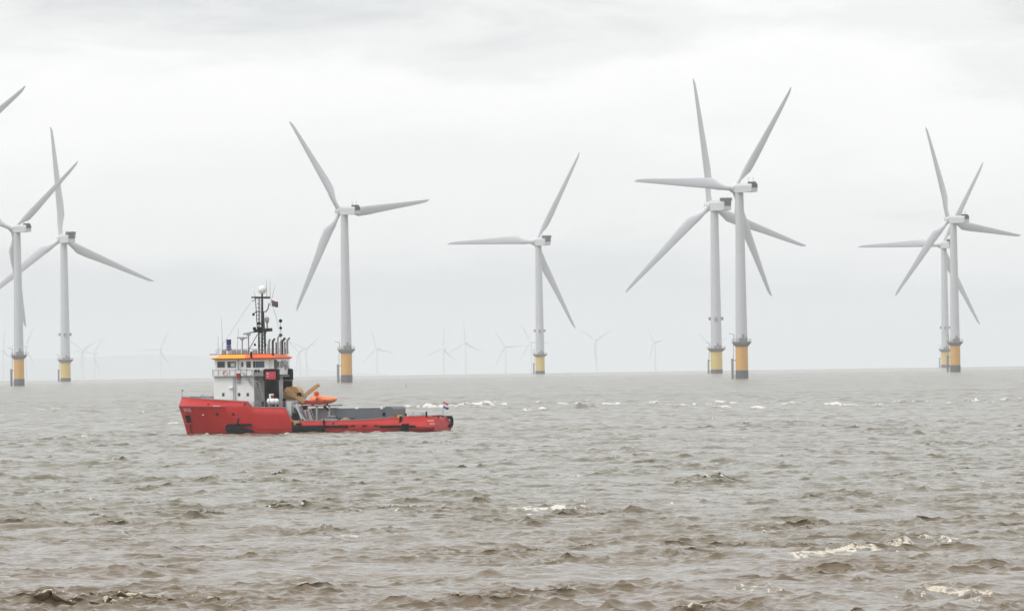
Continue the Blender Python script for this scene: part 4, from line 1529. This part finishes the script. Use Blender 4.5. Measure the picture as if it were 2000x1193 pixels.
# aft deck: coaming rails, posts, winch
ad = MB()
pbox(ad, 628, 692, 816.5, 820.5, 4.75, 4.5)
pbox(ad, 640, 656, 811, 813, 4.6, 3.5)
ad.build('side_tray', 'grey', ship)
for px, y0, y1, r in ((793.5, 814, 806.5, .16), (834, 812, 803, .13)):
    MB().cyl(SP(px, y0 + 2, 4.2), SP(px, y1, 4.2), r, n=10).build('bollard', 'black', ship, True)
MB().box(SP(782, 812.5, 4.3), (.7, .4, .4)).build('cleat', 'yellow', ship)
wn_ = MB()
wn_.cyl(SP(815, 809, 1.0), SP(815, 809, 2.6), .45, n=14)
wn_.box(SP(817, 811, 1.8), (1.8, 2.2, .5))
wn_.build('capstan', 'white2', ship)
ar_ = MB()
for px in (806, 816, 826, 834):
    ar_.bar(SP(px, 813, -3.6), SP(px, 806.5, -3.6), .05, .05)
ar_.bar(SP(806, 806.5, -3.6), SP(834, 806.5, -3.6), .05, .05)
for px in (845, 852, 859, 866, 873):
    ar_.bar(SP(px, 816, 0), SP(px, 812, 0), .06, .06)
ar_.bar(SP(843, 812, 0), SP(873, 812.3, 0), .07, .07)
for px in (857, 865):
    ar_.cyl(SP(px, 815, 1.2), SP(px, 811, 1.2), .14, n=8)
ar_.box(SP(876, 813.5, -3.5), (.4, .8, .3))
ar_.build('stern_railing', 'mast', ship)
fs_ = MB()
fs_.cyl(SP(865.5, 816, .2), SP(867.5, 783, .2), .05, .035, n=6)
fs_.build('flagstaff', 'grey', ship)


# ------------------------------------------------------------------ things carried by the ship: top level, in world place
def on_ship(o):
    o.matrix_world = SHIP_M @ o.matrix_basis
    return o


def shipthing(name, origin, label, cat, group=None):
    e = empty(name, (0, 0, 0))
    e.matrix_world = SHIP_M @ Matrix.Translation(origin)
    tag(e, label, cat, group)
    return e


def local(mb, o):
    mb.v = [tuple(Vector(v) - o) for v in mb.v]
    return mb


# rescue boat: lofted hull with a raked bow aft and inflated look
o0 = SP(632, 788, 3.0)
rescue = shipthing('rescue_boat', o0, 'orange rescue boat with pointed end resting on the platform behind the crane', 'boat')
st = [(606, 780, 788, .55), (612, 774, 789, .95), (622, 771, 789, 1.05), (634, 773, 788.5, 1.05), (646, 774.5, 787.5, .95), (654, 775.5, 784.5, .6), (660, 777, 780, .12)]
rings = []
for px, t_, b_, w in st:
    T, B = SP(px, t_, 3.0), SP(px, b_, 3.0)
    h_ = T.z - B.z
    ring = []
    for (fy, fz) in ((0, 0), (.6, .05), (.95, .35), (1.0, .6), (.8, .85), (.35, 1.0), (-.35, 1.0), (-.8, .85), (-1, .6), (-.95, .35), (-.6, .05)):
        ring.append(Vector((T.x, 3.0 + fy * w, B.z + h_ * fz)))
    rings.append(ring)
mb = MB()
K = len(rings[0])
mb.add([v for r in rings for v in r], [(j * K + i, j * K + (i + 1) % K, (j + 1) * K + (i + 1) % K, (j + 1) * K + i) for j in range(len(rings) - 1) for i in range(K)] + [tuple(range(K)), tuple(range((len(rings) - 1) * K, len(rings) * K))])
local(mb, o0).build('boat_hull', 'boat', rescue, True)
mb = MB()
mb.bar(SP(608, 787.5, 4.1), SP(640, 787.8, 4.1), .25, .3)
local(mb, o0).build('keel_skid', 'dred', rescue)
for px in (635.5,):
    mb = MB()
    mb.bar(SP(px, 789, 4.08), SP(px, 780, 4.05), .16, .08)
    local(mb, o0).build('lashing_strap', 'dred', rescue)
# orange davit sheave
o0 = SP(620.3, 788, 4.3)
dv = shipthing('lifting_davit', o0, 'orange disc headed davit on a dark red leg in front of the rescue boat', 'davit')
mb = MB().bar(SP(620.8, 789, 4.3), SP(620.8, 776, 4.3), .26, .22)
local(mb, o0).build('leg', 'dred', dv)
mb = MB().cyl(SP(620, 769, 4.12), SP(620, 769, 4.46), .42, n=20)
local(mb, o0).build('disc', 'orange', dv, True)
mb = MB().cyl(SP(620, 769, 4.465), SP(620, 769, 4.52), .12, n=10)
local(mb, o0).build('axle', 'dred', dv, True)
# liferaft canister
o0 = SP(534, 792, 4.2)
lf = shipthing('liferaft', o0, 'white liferaft canister on legs at the foot of the black funnel', 'liferaft')
p, q = SP(525.5, 783, 4.3), SP(543.5, 783, 4.3)
mb = MB().cyl(p, q, .42, n=16)
mb.sph(p, .42, (.55, 1, 1), 14)
mb.sph(q, .42, (.55, 1, 1), 14)
local(mb, o0).build('canister', 'white', lf, True)
mb = MB()
for px in (527.5, 540.5):
    mb.bar(SP(px, 794, 4.3), SP(px, 786, 4.3), .12, .4)
local(mb, o0).build('leg', 'white2', lf)
mb = MB()
for px in (529, 539):
    mb.torus(SP(px, 783, 4.3), .43, .03, rot=(0, math.pi / 2, 0), n=16, k=5)
local(mb, o0).build('strap', 'grey', lf)
# work boxes above it
o0 = SP(531, 779, 4.25)
wb_ = shipthing('storage_locker', o0, 'small white locker with dark red lid side standing above the liferaft', 'locker')
mb = MB()
pbox(mb, 527, 536, 768.5, 778.8, 4.35, 3.9 + .35)
local(mb, o0).build('cabinet', 'white', wb_)
mb = MB()
pbox(mb, 530.5, 536.5, 771, 778, 4.4, 4.36)
local(mb, o0).build('door', 'dred', wb_)
mb = MB()
pbox(mb, 536.8, 543, 772, 779, 4.4, 4.25)
local(mb, o0).build('side_bin', 'black', wb_)
# long grey deck container
o0 = SP(715, 821, 1.0)
cg = shipthing('cargo_bin', o0, 'long dark grey cargo bin lying on the aft deck', 'cargo bin')
mb = MB()
z0 = 1.22
xa, xb, xc = SP(657, 0, 3.6).x, SP(753, 0, 3.6).x, SP(769, 0, 3.6).x
za, zc = SP(700, 796, 3.6).z, SP(760, 793.3, 3.6).z
mb.prism_y([(xa, z0), (xb, z0), (xb, za), (xa, za - .02)], -3.2, 3.6)
local(mb, o0).build('bin_body', 'dgrey', cg, bevel=.05)
mb = MB().prism_y([(xb - .004, z0), (xc, z0), (xc, zc - .35), (xc + .3, zc), (xb - .004, zc)], -3.25, 3.62)
local(mb, o0).build('end_block', 'dgrey', cg, bevel=.05)
mb = MB()
zz = za + .06
mb.bar((xa - .1, 3.5, zz), (xb + .4, 3.5, zz), .16, .12)
local(mb, o0).build('rim', 'white', cg)
mb = MB()
for px in (698, 746.5):
    p = SP(px, 796.8, 3.66)
    mb.box(p, (.42, .1, .2))
local(mb, o0).build('lifting_lug', 'white', cg)
mb = MB()
p = SP(751, 808, 3.66)
mb.cyl((p.x, 3.6, p.z), (p.x, 3.7, p.z), .26, n=14)
local(mb, o0).build('drain_port', 'black', cg)


def flag(px, py, w, h, bands, label, y, name, wave=.12, skew=.25):
    o0 = SP(px, py, y)
    f = shipthing(name, o0, label, 'flag')
    nb = len(bands)
    for b, m in enumerate(bands):
        mb = MB()
        nx, nz = 10, 3
        vs, fs = [], []
        for j in range(nz + 1):
            for i in range(nx + 1):
                t = i / nx
                zz = -h * (b + j / nz) / nb
                vs.append((-w * t, wave * math.sin(t * 6 + zz * 1.3) * t + .0, zz - skew * h * t + .05 * math.sin(t * 7)))
        for j in range(nz):
            for i in range(nx):
                q = j * (nx + 1) + i
                fs.append((q, q + 1, q + nx + 2, q + nx + 1))
        mb.add(vs, fs)
        o = mb.build('stripe' if nb > 1 else 'cloth', m, f, True)
        so = o.modifiers.new('cloth', 'SOLIDIFY')
        so.thickness = .02
    return f


flag(866.3, 784.3, .80, .95, ['flagr', 'flagw', 'flagb'], 'red white and blue striped flag flying at the stern of the ship', .2, 'flag')
flag(533.5, 586.5, .95, .85, ['flagp'], 'dark brown flag flying beside the top of the ship mast', 0, 'flag', skew=.22)
# day shapes on a halyard
for py, kind, lab in ((626.5, 'ball', 'top black ball of the three day shapes hung behind the mast'), (640.5, 'diamond', 'middle black diamond of the three day shapes behind the mast'),
                      (654.5, 'ball', 'lowest black ball of the three day shapes, just above the exhausts')):
    o0 = SP(550.3 - (654.5 - py) * 0 - (0 if py < 650 else .6), py, -.6)
    e = MB()
    if kind == 'ball':
        e.sph((0, 0, 0), .27, n=14)
    else:
        e.add([(0, 0, .3), (0, 0, -.3), (.27, 0, 0), (0, .27, 0), (-.27, 0, 0), (0, -.27, 0)], [(0, 2, 3), (0, 3, 4), (0, 4, 5), (0, 5, 2), (1, 3, 2), (1, 4, 3), (1, 5, 4), (1, 2, 5)])
    o = e.build('day_shape', 'black', None, kind == 'ball')
    o.matrix_world = SHIP_M @ Matrix.Translation(o0)
    tag(o, lab, 'day shape', 'black day shapes hung behind the mast')
MB().cyl(SP(550.4, 692, -.6), SP(550.4, 622, -.6), .022, n=5).build('halyard', 'mast', mast)
# lifebuoy on the dodger
o0 = SP(441, 728.3, DB + .09)
lb = MB().torus((0, 0, 0), .34, .06, rot=(math.pi / 2, 0, 0), n=22, k=8).build('lifebuoy', mat('faded_pink_foam', (.72, .36, .34), .6, .1), None, True)
lb.matrix_world = SHIP_M @ Matrix.Translation(o0)
tag(lb, 'pale red lifebuoy ring hung on the white bridge dodger', 'lifebuoy')
# big hanging fenders
for (pts, r, lab) in ((((449, 836), (492, 843)), .62, 'big black roll fender hung at the waterline below the wheelhouse'),):
    a, b = HP(pts[0][0], pts[0][1], .55), HP(pts[1][0], pts[1][1], .5)
    o0 = (a + b) / 2
    e = MB()
    e.cyl(a, b, r * 1.05, r * .62, n=16)
    e.sph(a, r * 1.05, (.8, 1, 1), 14)
    e.sph(b, r * .62, (1.3, 1, 1), 14)
    local(e, o0)
    o = e.build('fender', 'rubber', None, True)
    o.matrix_world = SHIP_M @ Matrix.Translation(o0)
    tag(o, lab, 'fender', 'black fenders along the red hull')
for (x0_, y0_, x1_, y1_, r, lab) in ((577, 836.5, 603, 837.5, .42, 'long black rubber fender low on the hull under the white braces'),
                                   (605, 837.5, 631, 837.0, .40, 'long black rubber fender low on the hull below the rescue boat'),
                                   (790.5, 829, 790.5, 844, .36, 'upright black rubber fender between the posts near the yellow cleat')):
    a, b = HP(x0_, y0_, r * .7), HP(x1_, y1_, r * .7)
    o0 = (a + b) / 2
    e = MB()
    e.cyl(a, b, r, n=16)
    e.sph(a, r, (.6, 1, 1) if x1_ > x0_ else (1, 1, .6), 14)
    e.sph(b, r, (.6, 1, 1) if x1_ > x0_ else (1, 1, .6), 14)
    local(e, o0)
    o = e.build('fender', 'rubber', None, True)
    o.matrix_world = SHIP_M @ Matrix.Translation(o0)
    tag(o, lab, 'fender', 'black fenders along the red hull')

# thin spar buoy out beyond the stern
bx, by = sea_at(793, 757)
bz = -(bx * bx + by * by) / R2
by_ = empty('spar_buoy', (bx, by, bz))
tag(by_, 'tiny dark spar buoy on the open water right of the lone turbine', 'buoy')
MB().lathe((0, 0, 0), [(.26, -1), (.26, .3), (.09, .5), (.07, 1.2)], 10).build('spar', 'grey', by_, True)
MB().add([(0, 0, 1.6), (.2, 0, 1.2), (-.1, .18, 1.2), (-.1, -.18, 1.2)], [(0, 1, 2), (0, 2, 3), (0, 3, 1), (1, 3, 2)]).build('topmark', 'mast', by_)

# ------------------------------------------------------------------ haze
hz = MB().box((0, 43500, -200), (40000, 92000, 880))
hm = bpy.data.materials.new('sea_haze')
hm.use_nodes = True
ht = hm.node_tree
for n in list(ht.nodes):
    ht.nodes.remove(n)
ho = N(ht, 'ShaderNodeOutputMaterial')
hv = N(ht, 'ShaderNodeVolumePrincipled')
hv.inputs['Color'].default_value = (.962, .98, 1.0, 1)
hv.inputs['Density'].default_value = 3.1e-5
hv.inputs['Anisotropy'].default_value = 0.0
ht.links.new(hv.outputs[0], ho.inputs['Volume'])
hzo = hz.build('haze', hm)
hzo['kind'] = 'stuff'
